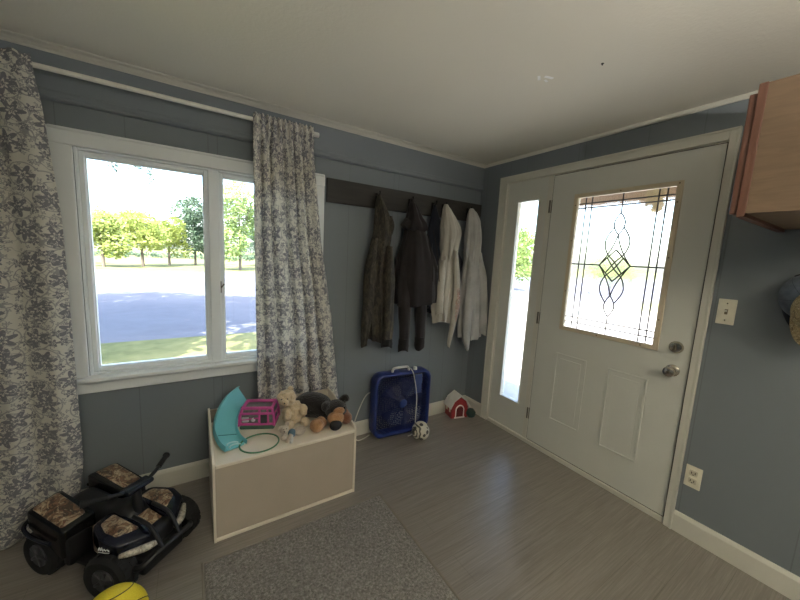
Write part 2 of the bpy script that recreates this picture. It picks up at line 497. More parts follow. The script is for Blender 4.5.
# sidelight
sl = empty('window_2', (0, 0, 0), kind='structure')
t = MB(); panel_with_hole(t, .004, .045, -.678, -.314, .03, 2.07, -.605, -.418, .285, 1.912); t.build('panel', m_door, sl)
t = MB()
for (a, b, c, d) in ((-.612, -.604, .278, 1.92), (-.42, -.412, .278, 1.92)): t.box(-.002, .006, a, b, c, d, .002)
t.box(-.002, .006, -.612, -.412, .277, .285, .002); t.box(-.002, .006, -.612, -.412, 1.912, 1.92, .002)
t.build('glazing_bead', m_door, sl)
t = MB(); t.box(.022, .026, -.61, -.413, .28, 1.917); t.build('pane', m_glass, sl)

# front door
dr = empty('door_1', (0, 0, 0), kind='structure')
SY0, SY1, SZ0, SZ1 = -1.632, -.72, .036, 2.066
GY0, GY1, GZ0, GZ1 = -1.46, -.915, .998, 1.888
t = MB(); panel_with_hole(t, 0.0, .044, SY0, SY1, SZ0, SZ1, GY0-.012, GY1+.012, GZ0-.012, GZ1+.012)
def raised(mb, y0, y1, z0, z1):
    # stile bead: a frame moulding with a shallow raised field
    w = .012
    for (a, b, c, d) in ((y0, y0+w, z0, z1), (y1-w, y1, z0, z1), (y0+w, y1-w, z0, z0+w), (y0+w, y1-w, z1-w, z1)):
        mb.box(-.006, .001, a, b, c, d, .0028)
    mb.box(-.0034, .001, y0+.036, y1-.036, z0+.036, z1-.036, .0018)
raised(t, -1.108, -.885, .283, .797); raised(t, -1.463, -1.243, .262, .793)
t.build('panel', m_door, dr)
t = MB(); t.box(.01, .04, SY0-.004, SY1+.004, SZ0-.006, SZ1+.004); 
# dark weatherstrip shows as the gap line round the slab
t2 = MB(); ring_y = [(SY0-.0085, SY0-.0005, SZ0, SZ1+.008), (SY1+.0005, SY1+.0035, SZ0, SZ1+.004), (SY0, SY1, SZ1+.0005, SZ1+.0075), (SY0, SY1, SZ0-.005, SZ0-.0005)]
t.bm.free()
for a, b, c, d in ring_y: t2.box(.002, .04, a, b, c, d)
t2.build('weatherstrip', m_gap, dr)
t = MB()
F = .026
for (a, b, c, d) in ((GY0-F, GY0+.002, GZ0-F, GZ1+F), (GY1-.002, GY1+F, GZ0-F, GZ1+F), (GY0, GY1, GZ0-F, GZ0+.002), (GY0, GY1, GZ1-.002, GZ1+F)):
    t.box(-.011, .012, a, b, c, d, .004)
lf = t.build('lite_frame', m_beige, dr)
t = MB()
for yy, zz in ((-1.47, GZ1+.012), (-1.18, GZ1+.012), (-.905, GZ1-.05), (-.905, 1.6), (-.905, 1.25), (-1.472, 1.8), (-1.472, 1.5), (-1.472, 1.15), (-1.4, GZ0-.013), (-1.15, GZ0-.013)):
    t.lathe([(.004, 0), (.004, .002), (.001, .0025)], 10, Matrix.Translation((-.0105, yy, zz)) @ Matrix.Rotation(-pi/2, 4, 'Y'))
t.build('screw_cap', flat('screw_cap_brown', srgb(120, 104, 80), .5), lf)
t = MB(); t.box(.018, .024, GY0-.01, GY1+.01, GZ0-.01, GZ1+.01); t.build('glass', m_bevel, dr)
# leaded pattern
cy, cz = -1.187, 1.443
t = MB()
def came(pts, r=.0042): t.tube([(.0165, cy - p[0], p[1]) for p in pts], r, 8)   # p = (offset to the right seen from the room, height)
for o_ in (-.226, -.186, .186, .226): came([(o_, GZ0), (o_, GZ1)])
for z_ in (1.848, 1.818, 1.072, 1.036): came([(-.272, z_), (.272, z_)])
def sm(P, n=10): return [(v.x, v.y) for v in catmull([(p[0], p[1], 0) for p in P], n)]
for s in (1, -1):
    Z = lambda dz: cz + s*dz
    came([(0, Z(.327)), (0, Z(.405))]); came([(0, Z(.405)), (0, Z(.445))])
    for q in (1, -1):
        came(sm([(0, Z(.327)), (q*.02, Z(.297)), (q*.031, Z(.262)), (q*.02, Z(.222)), (0, Z(.192))]))
        came(sm([(q*.026, Z(.24)), (q*.06, Z(.185)), (q*.07, Z(.135)), (q*.05, Z(.075)), (0, Z(.02)), (-q*.045, Z(-.045))]))
        came(sm([(0, Z(.192)), (q*.018, Z(.13)), (q*.052, Z(.06)), (q*.09, Z(0))]))
        came([(0, Z(.1)), (q*.09, Z(0))])
for q in (1, -1): came([(q*.09, cz), (q*.272, cz)])
t.build('leaded_came', m_lead, dr)
# knob and deadbolt
RX = Matrix.Rotation(-pi/2, 4, 'Y')
t = MB()
t.lathe([(.033, 0), (.033, .006), (.028, .01), (.014, .013), (.012, .032), (.018, .036), (.026, .044), (.0285, .054), (.026, .062), (.016, .067), (.001, .068)], 32, Matrix.Translation((0, -1.567, .882)) @ RX)
kn = t.build('door_knob', m_nickel, dr, True); kn['label'] = 'round satin nickel knob'
t = MB(); t.lathe([(.008, .0675), (.008, .0705), (.001, .071)], 16, Matrix.Translation((0, -1.567, .882)) @ RX); t.build('lock_button', m_nickel2, kn, True)
t = MB(); t.lathe([(.033, 0), (.033, .008), (.027, .017), (.02, .019), (.001, .019)], 32, Matrix.Translation((0, -1.567, 1.015)) @ RX)
db = t.build('deadbolt', m_nickel, dr, True)
t = MB(); t.box(-.034, -.018, -1.571, -1.563, 1.0, 1.03, .003); t.build('thumb_turn', m_nickel2, db, True)
for z_ in (.248, 1.02, 1.85):
    t = MB(); t.cyl((-.006, -.706, z_-.045), (-.006, -.706, z_+.045), .006, 12); t.box(-.003, .003, -.722, -.69, z_-.045, z_+.045)
    t.build('hinge', m_hinge, dr, True)

# ------------------------------------------------------------------ electrical plates
sw = empty('light_switch', (0, -1.738, 1.242), 0, 'small ivory toggle light switch plate beside the white front door', 'light switch')
t = MB(); t.box(-.006, 0, -.034, .034, -.063, .063, .003); t.build('plate', m_outlet, sw, True)
t = MB(); t.box(-.008, 0, -.006, .006, -.013, .013, .001); t.build('toggle_slot', m_nickel2, sw)
t = MB(); t.box(-.018, -.004, -.0035, .0035, 0, .01, .001); t.build('toggle', m_outlet, sw)
for z_ in (-.042, .042):
    t = MB(); t.lathe([(.003, 0), (.003, .001)], 10, Matrix.Translation((-.006, 0, z_)) @ RX); t.build('screw', m_nickel, sw)
ou = empty('wall_outlet', (0, -1.728, .341), 0, 'ivory double wall socket low on the wall above the baseboard right of the door', 'outlet')
t = MB(); t.box(-.006, 0, -.034, .034, -.06, .06, .003); t.build('plate', m_outlet, ou, True)
for z_ in (-.022, .022):
    t = MB(); t.box(-.009, -.003, -.017, .017, z_-.0145, z_+.0145, .004); r_ = t.build('socket', flat('socket_face', srgb(206, 198, 176), .45), ou, True)
    t = MB(); t.box(-.0098, -.008, -.009, -.006, z_-.004, z_+.008); t.box(-.0098, -.008, .006, .009, z_-.004, z_+.008); t.cyl((-.0098, 0, z_-.008), (-.008, 0, z_-.008), .003, 8)
    t.build('slots', m_slot, r_)

# ------------------------------------------------------------------ curtains
rod = empty('curtain_rod', (-2.2, -.085, 2.16), 0, 'long white curtain rod above the window', 'curtain rod')
t = MB(); t.cyl((-1.45, 0, 0), (.3, 0, 0), .011, 16); t.cyl((.3, 0, 0), (.655, 0, 0), .0125, 16); t.build('pole', m_rod, rod, True)
t = MB(); t.lathe([(.015, 0), (.015, .03), (.013, .034), (.001, .034)], 20, Matrix.Translation((.625, 0, 0)) @ Matrix.Rotation(pi/2, 4, 'Y')); t.build('end_cap', m_white, rod, True)
for x_ in (-.9, .615):
    t = MB(); t.box(x_-.006, x_+.006, -.004, .065, -.018, -.006, .002); t.box(x_-.012, x_+.012, .06, .065, -.04, .03, .002); t.box(x_-.006, x_+.006, -.016, -.008, -.018, .006, .002)
    t.build('bracket', m_white, rod)

def curtain(name, left, right, z0, z1, yrod, nf, amp, full, label, seed, group, botdy):
    """left/right: functions of t (0 top .. 1 bottom) giving the x of the two edges"""
    rnd = random.Random(seed)
    bm = bmesh.new(); uvl = bm.loops.layers.uv.new('UVMap')
    nu, nv = 150, 60
    ph = [rnd.uniform(0, 6.28) for _ in range(6)]
    W = right(1)-left(1)
    def pt(u, v):
        z = z1 + (z0-z1)*v
        x0, x1 = left(v), right(v)
        a = amp*(.55+.6*min(1, v*2.5))
        uu = u + .025*sin(6.28*u*2+ph[0]+v*1.2)
        fold = sin(6.28*nf*uu + ph[1] + .5*sin(v*3+ph[2])) + .35*sin(6.28*nf*2.1*uu + ph[3])*(1-v*.5)
        y = yrod + a*fold + botdy(u)*v**2
        k = min(1, max(0, (v-.02)/.06)); k = k*k*(3-2*k)      # gathered pocket in front of the rod, relaxing below it
        y = (yrod - .020 - .006*(1+sin(6.28*nf*2*u+ph[4])))*(1-k) + y*k
        x = x0 + (x1-x0)*u + .25*a*cos(6.28*nf*uu + ph[1])
        if v < .02: z += .006*sin(6.28*nf*3*u+ph[4])
        return Vector((x, y, z))
    G = [[bm.verts.new(pt(i/nu, j/nv)) for i in range(nu+1)] for j in range(nv+1)]
    for j in range(nv):
        for i in range(nu):
            fc = bm.faces.new((G[j][i], G[j][i+1], G[j+1][i+1], G[j+1][i]))
            fc.smooth = True
            for lp, (a, b) in zip(fc.loops, ((i, j), (i+1, j), (i+1, j+1), (i, j+1))):
                lp[uvl].uv = (seed*.37 + a/nu*W*full, (1-b/nv)*(z1-z0))
    me = bpy.data.meshes.new(name); bm.to_mesh(me); bm.free(); me.materials.append(m_curtain)
    o = bpy.data.objects.new(name, me); COL.objects.link(o)
    m = o.modifiers.new('Thickness', 'SOLIDIFY'); m.thickness = .0016; m.offset = 0
    return tag(o, label, 'curtain', group)
def ip(L):
    def g(t):
        for (a, p), (b, q) in zip(L, L[1:]):
            if t <= b: 
                k = (t-a)/(b-a); return p+(q-p)*k
        return L[-1][1]
    return g
curtain('curtain', ip([(0, -3.62), (1, -3.62)]), ip([(0, -2.79), (.3, -2.745), (.85, -2.73), (.93, -2.75), (1, -2.80)]), 0.004, 2.19, -.085, 4.5, .018, 1.15,
        'grey and white floral curtain reaching the floor behind the toy quad', 3, 'patterned window curtains', lambda u: -.05)
curtain('curtain', ip([(0, -1.925), (.5, -1.915), (1, -1.90)]), ip([(0, -1.585), (.15, -1.555), (.35, -1.51), (.6, -1.425), (1, -1.33)]), .20, 2.19, -.085, 5.5, .015, 1.2,
        'grey and white floral curtain right of the window panes, ending behind the toy chest', 5, 'patterned window curtains', lambda u: .02)

# ------------------------------------------------------------------ coat rack and coats
rk = empty('coat_rack', (-.728, 0, 1.852), 0, 'long dark stained wooden coat rack board on the wall left of the door', 'coat rack')
t = MB(); t.box(-.728, .726, -.022, 0, -.079, .079, .003); t.build('board', m_rack, rk)
HX = [-1.08, -.79, -.56, -.455, -.175]
for x_ in HX:
    t = MB(); xx = x_+.728
    t.box(xx-.011, xx+.011, -.028, -.021, -.06, .03, .002)
    t.tube(catmull([(xx, -.026, .012), (xx, -.05, .005), (xx, -.068, .012), (xx, -.074, .03)], 5), .005, 8); t.ball((xx, -.074, .034), .008, 12)
    t.tube(catmull([(xx, -.026, -.035), (xx, -.043, -.05), (xx, -.05, -.035)], 5), .0045, 8)
    t.build('hook', m_iron, rk, True)

def drape(levels, n=60, rings=34, folds=7, amp=.12, seed=0, twist=.6, y_in=None):
    """closed hanging cloth body; levels: (z, cx, cy, half width, half depth)"""
    rnd = random.Random(seed); p = [rnd.uniform(0, 6.28) for _ in range(5)]
    L = lerp_levels(levels, rings); mb = MB(); R = []
    z0, z1 = L[0][0], L[-1][0]
    for (z, cx_, cy_, hw, hd) in L:
        v = (z-z0)/(z1-z0)
        r = []
        for k in range(n):
            a = 2*pi*k/n
            e = 1 + amp*(.35+.65*v)*(sin(folds*a+p[0]+twist*v*3) + .5*sin((folds*2+1)*a+p[1]-twist*v*2)) + .03*sin(v*17+a*2+p[2])
            for q_ in (0, 1, 2): e -= amp*.9*(.4+.6*v)*math.exp(-(sin(.5*(a - 3.4 - q_*.95 - .5*sin(p[q_]+v*2.2)))/.06)**2)
            x, y = cx_ + hw*e*cos(a), cy_ + hd*e*sin(a)
            zz = z + (.012*sin(2*a+p[3]) if v > .96 else 0)
            if y > -.024: y = -.024 + .15*(y+.024) if y < .1 else -.02
            y = min(y, -.02)
            r.append((x, y, zz))
        R.append(r)
    mb.loft(R, cap0=True, cap1=True)
    return mb

m_camoj = camo_mat('camouflage_cloth', [srgb(34, 32, 28), srgb(56, 52, 44), srgb(78, 70, 58), srgb(46, 41, 34)], 16, .9, 1.0, (1.6, 1.6, .6))
m_brown = cloth_mat('dark_brown_jacket_cloth', srgb(32, 28, 28), srgb(44, 39, 38))
m_brown2 = cloth_mat('dark_brown_sleeve_lining', srgb(38, 34, 33), srgb(50, 45, 44))
m_navy = cloth_mat('navy_jacket_cloth', srgb(30, 32, 40), srgb(42, 45, 54))
m_creamc = cloth_mat('cream_fleece', srgb(164, 158, 147), srgb(188, 182, 170))
m_greyc = cloth_mat('light_grey_fleece', srgb(160, 158, 154), srgb(186, 184, 180))
GC = 'coats on the coat rack'
def coat(name, x, label): return empty(name, (x, 0, 0), 0, label, 'coat', GC)
def part(mb, dx, name, mat, parent, **k):
    mb.xf(Matrix.Translation((-dx, 0, 0))); return mb.build(name, mat, parent, True, 60, **k)

# camouflage jacket
c = coat('camouflage_jacket', -1.08, 'narrow camouflage jacket hanging first from the window on the coat rack')
part(drape([(1.865, -1.08, -.06, .012, .014), (1.80, -1.075, -.07, .035, .035), (1.70, -1.055, -.08, .062, .05), (1.58, -1.055, -.085, .068, .055), (1.40, -1.085, -.09, .078, .06), (1.15, -1.09, -.095, .088, .065), (.95, -1.07, -.10, .088, .068), (.80, -1.06, -.10, .082, .06)], folds=8, amp=.16, seed=1), -1.08, 'body', m_camoj, c)
part(drape([(1.72, -1.0, -.10, .014, .015), (1.66, -.995, -.105, .026, .028), (1.60, -1.0, -.11, .02, .02), (1.56, -1.01, -.11, .008, .01)], folds=3, amp=.1, seed=2, rings=14, n=24), -1.08, 'collar', m_camoj, c)
part(drape([(1.55, -1.13, -.11, .02, .03), (1.35, -1.155, -.115, .04, .045), (1.1, -1.165, -.12, .042, .045), (.9, -1.18, -.12, .033, .036), (.77, -1.19, -.12, .022, .026)], folds=3, amp=.09, seed=3, n=30), -1.08, 'sleeve', m_camoj, c)
sl_ = part(drape([(1.5, -1.02, -.14, .02, .03), (1.3, -1.02, -.15, .04, .045), (1.05, -1.02, -.155, .042, .045), (.86, -1.015, -.155, .04, .04), (.80, -1.015, -.155, .036, .036)], folds=3, amp=.1, seed=4, n=30), -1.08, 'sleeve', m_camoj, c)
t = drape([(.815, -1.015, -.155, .041, .04), (.77, -1.015, -.155, .043, .042), (.755, -1.015, -.155, .04, .04)], folds=6, amp=.05, seed=5, n=30, rings=6); part(t, -1.08, 'cuff', flat('black_knit_cuff', srgb(26, 25, 24), .95), sl_)

# dark brown hooded jacket
c = coat('hooded_jacket', -.79, 'dark brown hooded jacket, second from the window, with two long hanging sleeves')
part(drape([(1.80, -.79, -.07, .04, .035), (1.70, -.785, -.085, .07, .05), (1.60, -.765, -.10, .105, .06), (1.42, -.75, -.11, .165, .075), (1.25, -.74, -.115, .20, .082), (1.12, -.735, -.115, .20, .082), (1.06, -.735, -.115, .195, .08)], folds=8, amp=.10, seed=11), -.79, 'body', m_brown, c)
part(drape([(1.872, -.79, -.06, .012, .014), (1.83, -.788, -.075, .032, .03), (1.74, -.78, -.10, .062, .045), (1.68, -.775, -.115, .095, .05), (1.645, -.775, -.12, .10, .045), (1.62, -.775, -.115, .06, .03)], folds=4, amp=.11, seed=12, rings=20), -.79, 'hood', m_brown, c)
t = MB(); t.prism([(-.87, 1.72), (-.905, 1.665), (-.86, 1.63), (-.83, 1.67)], 'y', -.14, -.09); part(t, -.79, 'collar_flap', m_brown, c)
for sx, sg in ((-.86, 13), (-.705, 14)):
    s1 = part(drape([(1.40, sx+.01, -.12, .03, .03), (1.2, sx, -.13, .052, .042), (1.0, sx, -.14, .05, .042), (.82, sx+.005, -.145, .042, .036), (.78, sx+.005, -.145, .039, .034)], folds=3, amp=.06, seed=sg, n=30), -.79, 'sleeve', m_brown2, c)
    part(drape([(.80, sx+.005, -.145, .042, .036), (.72, sx+.005, -.145, .044, .037), (.70, sx+.005, -.145, .041, .034)], folds=7, amp=.03, seed=sg+7, n=30, rings=6), -.79, 'cuff', m_brown, s1)
t = MB()
for q in (-.66, -.60): t.tube(catmull([(q-.02, -.13, 1.65), (q, -.18, 1.45), (q+.015, -.2, 1.25)], 6), .004, 6)
part(t, -.79, 'drawstring', m_brown2, c)

# navy jacket behind
c = coat('navy_jacket', -.56, 'dark navy jacket hanging mostly hidden behind the cream robe')
part(drape([(1.86, -.555, -.045, .012, .012), (1.78, -.55, -.05, .04, .022), (1.66, -.53, -.055, .085, .028), (1.45, -.43, -.055, .19, .03), (1.25, -.40, -.055, .20, .03), (1.05, -.42, -.055, .17, .028), (.98, -.42, -.055, .16, .026)], folds=6, amp=.05, seed=21), -.56, 'body', m_navy, c)
part(drape([(1.55, -.60, -.075, .015, .02), (1.35, -.605, -.085, .035, .035), (1.15, -.60, -.085, .036, .035), (1.02, -.595, -.085, .03, .03)], folds=3, amp=.06, seed=22, n=28), -.56, 'sleeve', m_navy, c)

# cream hooded robe
c = coat('hooded_robe', -.455, 'cream hooded fleece robe with a red printed patch on its edge')
part(drape([(1.875, -.46, -.07, .014, .015), (1.84, -.458, -.08, .035, .03), (1.76, -.445, -.10, .068, .05), (1.66, -.425, -.11, .094, .06), (1.56, -.425, -.11, .085, .055), (1.46, -.43, -.11, .062, .048), (1.38, -.43, -.105, .05, .04)], folds=7, amp=.15, seed=31, rings=26), -.455, 'hood', m_creamc, c)
part(drape([(1.5, -.435, -.10, .06, .04), (1.35, -.445, -.11, .085, .05), (1.2, -.46, -.115, .095, .055), (1.05, -.465, -.115, .095, .055), (.95, -.46, -.115, .085, .055), (.90, -.455, -.115, .078, .05)], folds=8, amp=.17, seed=32), -.455, 'body', m_creamc, c)
lp = part(drape([(1.5, -.40, -.165, .018, .015), (1.3, -.385, -.18, .03, .02), (1.1, -.375, -.185, .038, .022), (.9, -.39, -.185, .032, .022), (.74, -.415, -.18, .018, .018), (.70, -.42, -.18, .010, .014)], folds=2, amp=.12, seed=33, n=28), -.455, 'front_edge', m_creamc, c)
m_print = camo_mat('printed_motif', [srgb(196, 186, 172), srgb(160, 70, 66), srgb(120, 112, 104), srgb(206, 200, 190)], 34, .9)
part(drape([(1.20, -.378, -.19, .020, .019), (1.10, -.372, -.193, .027, .021), (.98, -.378, -.193, .026, .021), (.90, -.388, -.19, .02, .02)], folds=2, amp=.06, seed=34, n=24, rings=12), -.455, 'printed_patch', m_print, lp)
part(drape([(1.42, -.50, -.13, .018, .02), (1.28, -.52, -.14, .034, .03), (1.1, -.525, -.145, .034, .032), (.98, -.52, -.145, .03, .03)], folds=3, amp=.07, seed=35, n=26), -.455, 'sleeve', m_creamc, c)

# light grey hoodie
c = coat('hooded_sweatshirt', -.175, 'light grey hooded sweatshirt in the corner, nearest the door')
part(drape([(1.875, -.175, -.075, .014, .015), (1.84, -.175, -.09, .04, .032), (1.76, -.172, -.11, .066, .05), (1.62, -.17, -.12, .078, .058), (1.48, -.172, -.12, .074, .055), (1.38, -.175, -.12, .06, .045)], folds=7, amp=.14, seed=41, rings=26), -.175, 'hood', m_greyc, c)
part(drape([(1.5, -.178, -.12, .062, .045), (1.35, -.175, -.125, .085, .055), (1.15, -.162, -.13, .105, .06), (.95, -.15, -.135, .115, .062), (.80, -.145, -.135, .118, .062), (.74, -.145, -.135, .114, .06)], folds=9, amp=.15, seed=42), -.175, 'body', m_greyc, c)
part(drape([(1.42, -.225, -.17, .02, .02), (1.2, -.235, -.19, .036, .03), (.95, -.24, -.195, .04, .032), (.74, -.235, -.195, .035, .028), (.655, -.215, -.195, .018, .02)], folds=3, amp=.07, seed=43, n=28), -.175, 'front_edge', m_greyc, c)
part(drape([(1.50, -.115, -.15, .022, .024), (1.3, -.075, -.165, .04, .038), (1.05, -.042, -.17, .044, .04), (.86, -.024, -.17, .041, .038), (.77, -.018, -.17, .036, .036)], folds=3, amp=.07, seed=44, n=28), -.175, 'sleeve', m_greyc, c)

# ------------------------------------------------------------------ toy chest
BX, BY, BW, BD = -1.813, -.335, .756, .47     # centre, width, depth
ch = empty('toy_chest', (BX, BY, 0), 0, 'cream painted wooden toy chest bench under the window', 'toy chest')
x0, x1, y0, y1 = -BW/2, BW/2, -BD/2, BD/2
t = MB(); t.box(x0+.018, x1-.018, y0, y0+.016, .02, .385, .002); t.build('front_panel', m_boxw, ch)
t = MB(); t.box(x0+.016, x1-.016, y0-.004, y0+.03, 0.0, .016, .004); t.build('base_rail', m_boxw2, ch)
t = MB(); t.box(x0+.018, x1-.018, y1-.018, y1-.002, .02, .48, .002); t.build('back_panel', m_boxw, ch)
prof = [(y0-.004, 0), (y0-.004, .40)] + [(y0-.004+.03-.03*cos(a), .40+.03*sin(a)) for a in (.4, .8, 1.2, 1.57)]
prof += [(v.x, v.y) for v in catmull([(y0+.07, .433, 0), (y0+.16, .446, 0), (y0+.28, .468, 0), (y0+.38, .482, 0), (y1, .487, 0)], 4)]
prof += [(y1, 0)]
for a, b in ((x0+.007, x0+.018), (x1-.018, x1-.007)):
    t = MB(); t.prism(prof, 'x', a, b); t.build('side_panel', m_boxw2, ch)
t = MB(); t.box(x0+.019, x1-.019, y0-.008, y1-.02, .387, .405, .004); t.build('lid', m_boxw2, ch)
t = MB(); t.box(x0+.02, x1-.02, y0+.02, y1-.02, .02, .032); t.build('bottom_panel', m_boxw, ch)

ZL = .405
# teal curved slide piece
m_teal = flat('teal_plastic', srgb(116, 192, 200), .45, var=.04, scale=8)
sd = empty('toy_slide', (-2.08, -.4, ZL), 0, 'curved teal plastic slide piece leaning on the left end of the toy chest', 'toy')
cl = catmull([(-2.083, -.468, .413), (-2.110, -.405, .426), (-2.122, -.33, .452), (-2.108, -.255, .487), (-2.068, -.18, .524), (-2.008, -.132, .55)], 6)
def slide_normal(i):
    u = i/(len(cl)-1); u = max(0, (u-.35)/.65)
    return Vector((.35, -.35, .87)).lerp(Vector((.80, -.38, .50)), u)
rows = []
for i, p in enumerate(cl):
    tg = (cl[min(i+1, len(cl)-1)]-cl[max(i-1, 0)]).normalized()
    nrm = slide_normal(i); nrm = (nrm - tg*nrm.dot(tg)).normalized()
    sd_ = tg.cross(nrm).normalized()
    q = p - Vector((-2.08, -.4, ZL)) + Vector((.01, 0, .0))
    hw = .056
    r = []
    for (a, b) in ((-1, .022), (-1.07, .022), (-1.07, -.006), (1.07, -.006), (1.07, .022), (1, .022), (1, 0), (-1, 0)):
        r.append(q + sd_*hw*a + nrm*b)
    rows.append(r)
t = MB(); t.loft(rows); t.build('track', m_teal, sd, True, 30)
t = MB(); k = 4
for i0, sgn in ((3, 1), (1, 1)):
    p = cl[i0]; tg = (cl[i0+1]-cl[i0]).normalized(); nrm = Vector((.35, -.35, .87)); nrm = (nrm-tg*nrm.dot(tg)).normalized(); s2 = tg.cross(nrm)
    q = p - Vector((-2.08, -.4, ZL)) + Vector((.01, 0, 0)) + nrm*.002
    t.tube([q+s2*.03*cos(a)+tg*.016*sin(a) for a in [j*pi/10 for j in range(11)]], .0045, 6)
m_teal2 = flat('teal_plastic_raised', srgb(196, 232, 234), .4)
t.build('raised_emblem', m_teal2, sd, True)
t = MB()
p = cl[9]; tg = (cl[10]-cl[9]).normalized(); nrm = Vector((.35, -.35, .87)); nrm = (nrm-tg*nrm.dot(tg)).normalized(); s2 = tg.cross(nrm)
q = p - Vector((-2.08, -.4, ZL)) + Vector((.01, 0, 0)) + nrm*.0015
t.tube([q-s2*.054, q+s2*.054], .002, 6); t.build('seam', flat('teal_seam', srgb(54, 118, 124), .6), sd)

# pink pet carrier
m_pink = flat('pink_plastic', srgb(196, 82, 152), .4, var=.05)
m_greyp = flat('grey_mesh_plastic', srgb(120, 124, 122), .6, var=.2, scale=60)
m_green = flat('dark_green_base', srgb(62, 92, 78), .6, var=.15)
pc = empty('toy_pet_carrier', (-1.925, -.265, ZL), radians(-24), 'small pink and grey toy pet carrier between the teal slide and the cream teddy', 'toy')
L2, D2, H2 = .095, .062, .125
t = MB(); t.box(-L2, L2, -D2, D2, 0, .03, .008); t.build('base_tray', m_green, pc, True)
t = MB(); t.box(-L2+.008, L2-.008, -D2+.008, D2-.008, .03, H2-.012, .006); t.build('mesh_body', m_greyp, pc, True)
t = MB()
for sx in (-1, 1):
    for sy in (-1, 1):
        t.tube([(sx*L2, sy*D2, .025), (sx*L2*.97, sy*D2*.97, .08), (sx*L2*.84, sy*D2*.8, H2)], .008, 8)
for sy in (-1, 1):
    t.tube([(-L2*.84, sy*D2*.8, H2), (L2*.84, sy*D2*.8, H2)], .009, 8)
    t.tube([(-L2, sy*D2, .034), (L2, sy*D2, .034)], .007, 8)
    t.tube([(.012, sy*(D2-.002), .03), (.012, sy*D2*.86, H2-.01)], .007, 8); t.tube([(.062, sy*(D2-.002), .03), (.055, sy*D2*.86, H2-.01)], .006, 8)
    t.tube([(-L2, sy*D2, .06), (.012, sy*D2, .07)], .004, 8)
    t.tube([(-L2*.95, sy*D2*.95, .096), (L2*.95, sy*D2*.95, .096)], .007, 8)
for sx in (-1, 1):
    t.tube([(sx*L2*.84, -D2*.8, H2), (sx*L2*.84, D2*.8, H2)], .009, 8); t.tube([(sx*L2, -D2, .034), (sx*L2, D2, .034)], .007, 8)
    t.tube([(sx*L2*.95, -D2*.9, .08), (sx*L2*.95, D2*.9, .08)], .004, 8)
t.build('frame', m_pink, pc, True)
t = MB(); t.box(.02, .056, -D2-.003, -D2+.006, .04, .09, .003); t.build('door', flat('dark_window_mesh', srgb(58, 62, 66), .6), pc)
t = MB(); t.box(-.08, -.045, -D2-.002, -D2+.01, .045, .075, .004); t.ico((-.02, -D2+.002, .06), .012, 2); t.build('toy_figure_print', flat('pale_grey_plastic', srgb(196, 200, 204), .5), pc, True)

# cream teddy lamb
def fluffy(mb, c, r, seed, sc=(1, 1, 1), jit=.20, fr=52, sub=5):
    mb.ico(c, r, sub, sc, None, jit, seed, fr); return mb
m_teddy = fur_mat('cream_curly_plush', srgb(188, 164, 132), srgb(226, 208, 178), 140)
td = empty('teddy', (-1.742, -.33, ZL), 0, 'curly cream plush teddy sitting beside the pink carrier on the toy chest', 'soft toy')
t = MB(); fluffy(t, (0, 0, .058), .058, 1, (1.05, .9, 1.05)); t.build('body', m_teddy, td, True, 180)
t = MB(); fluffy(t, (-.04, -.012, .155), .044, 2, (1.05, .95, .98)); hd = t.build('head', m_teddy, td, True, 180)
for p_ in ((-.075, -.02, .175), (-.02, .0, .195)):
    t = MB(); fluffy(t, p_, .016, 3, sub=3); t.build('ear', m_teddy, hd, True, 180)
t = MB(); fluffy(t, (-.058, -.048, .148), .019, 5, jit=.12); t.build('muzzle', m_teddy, hd, True, 180)
t = MB(); t.ball((-.066, -.067, .152), .004, 10); t.ball((-.075, -.045, .166), .0035, 10); t.ball((-.048, -.054, .167), .0035, 10); t.build('face', m_black, hd, True)
for px, py, pz, sd2 in ((-.045, -.045, .075, 6), (.035, -.05, .085, 7)):
    t = MB(); fluffy(t, (px, py, pz), .024, sd2, (.8, .9, 1.3)); t.build('arm', m_teddy, td, True, 180)
for px, py, sd2 in ((-.042, -.062, 8), (.04, -.062, 9)):
    t = MB(); fluffy(t, (px, py, .024), .025, sd2, (.95, 1.2, .9)); t.build('leg', m_teddy, td, True, 180)

td.scale = (1.14, 1.14, 1.10)
# little grey plush mouse
m_mouse = fur_mat('pale_grey_plush', srgb(172, 156, 140), srgb(214, 200, 184), 160)
m_cuff = cloth_mat('blue_grey_knit', srgb(92, 116, 132), srgb(116, 140, 156), 20, 300)
ms = empty('plush_mouse', (-1.815, -.488, ZL), radians(8), 'small pale grey plush mouse in a blue top at the toy chest front edge', 'soft toy')
t = MB(); fluffy(t, (.062, -.006, .027), .028, 11, (1.25, .9, .9), .1, 40, 3); t.build('lower_body', m_mouse, ms, True, 180)
t = MB(); t.ico((.018, -.006, .026), .025, 3, (.9, .85, .95), None, .12, 12, 40); t.build('shirt', m_cuff, ms, True, 180)
t = MB(); fluffy(t, (-.018, .012, .05), .025, 13, (1, .9, .95), .1, 40, 3); hd = t.build('head', m_mouse, ms, True, 180)
for p_ in ((-.038, .022, .062), (.004, .028, .068)):
    t = MB(); t.ico(p_, .013, 2, (1, .5, 1)); t.build('ear', m_mouse, hd, True)
t = MB(); t.ball((-.026, -.011, .05), .004, 8); t.ball((-.028, -.006, .062), .0028, 8); t.ball((-.012, -.008, .062), .0028, 8); t.build('face', m_black, hd, True)
t = MB(); t.tube(catmull([(.005, -.022, .03), (-.012, -.034, .016), (-.022, -.042, .009)], 4), lambda u: .010-.002*u, 10); t.ball((-.024, -.043, .009), .0085, 10); t.build('arm', m_mouse, ms, True)
t = MB(); t.tube(catmull([(.01, -.022, .022), (.002, -.045, .012), (-.006, -.058, .0085)], 4), lambda u: .009-.002*u, 10); t.ball((-.008, -.06, .0085), .008, 10); t.build('arm', flat('white_plush', srgb(218, 216, 210), .95), ms, True)
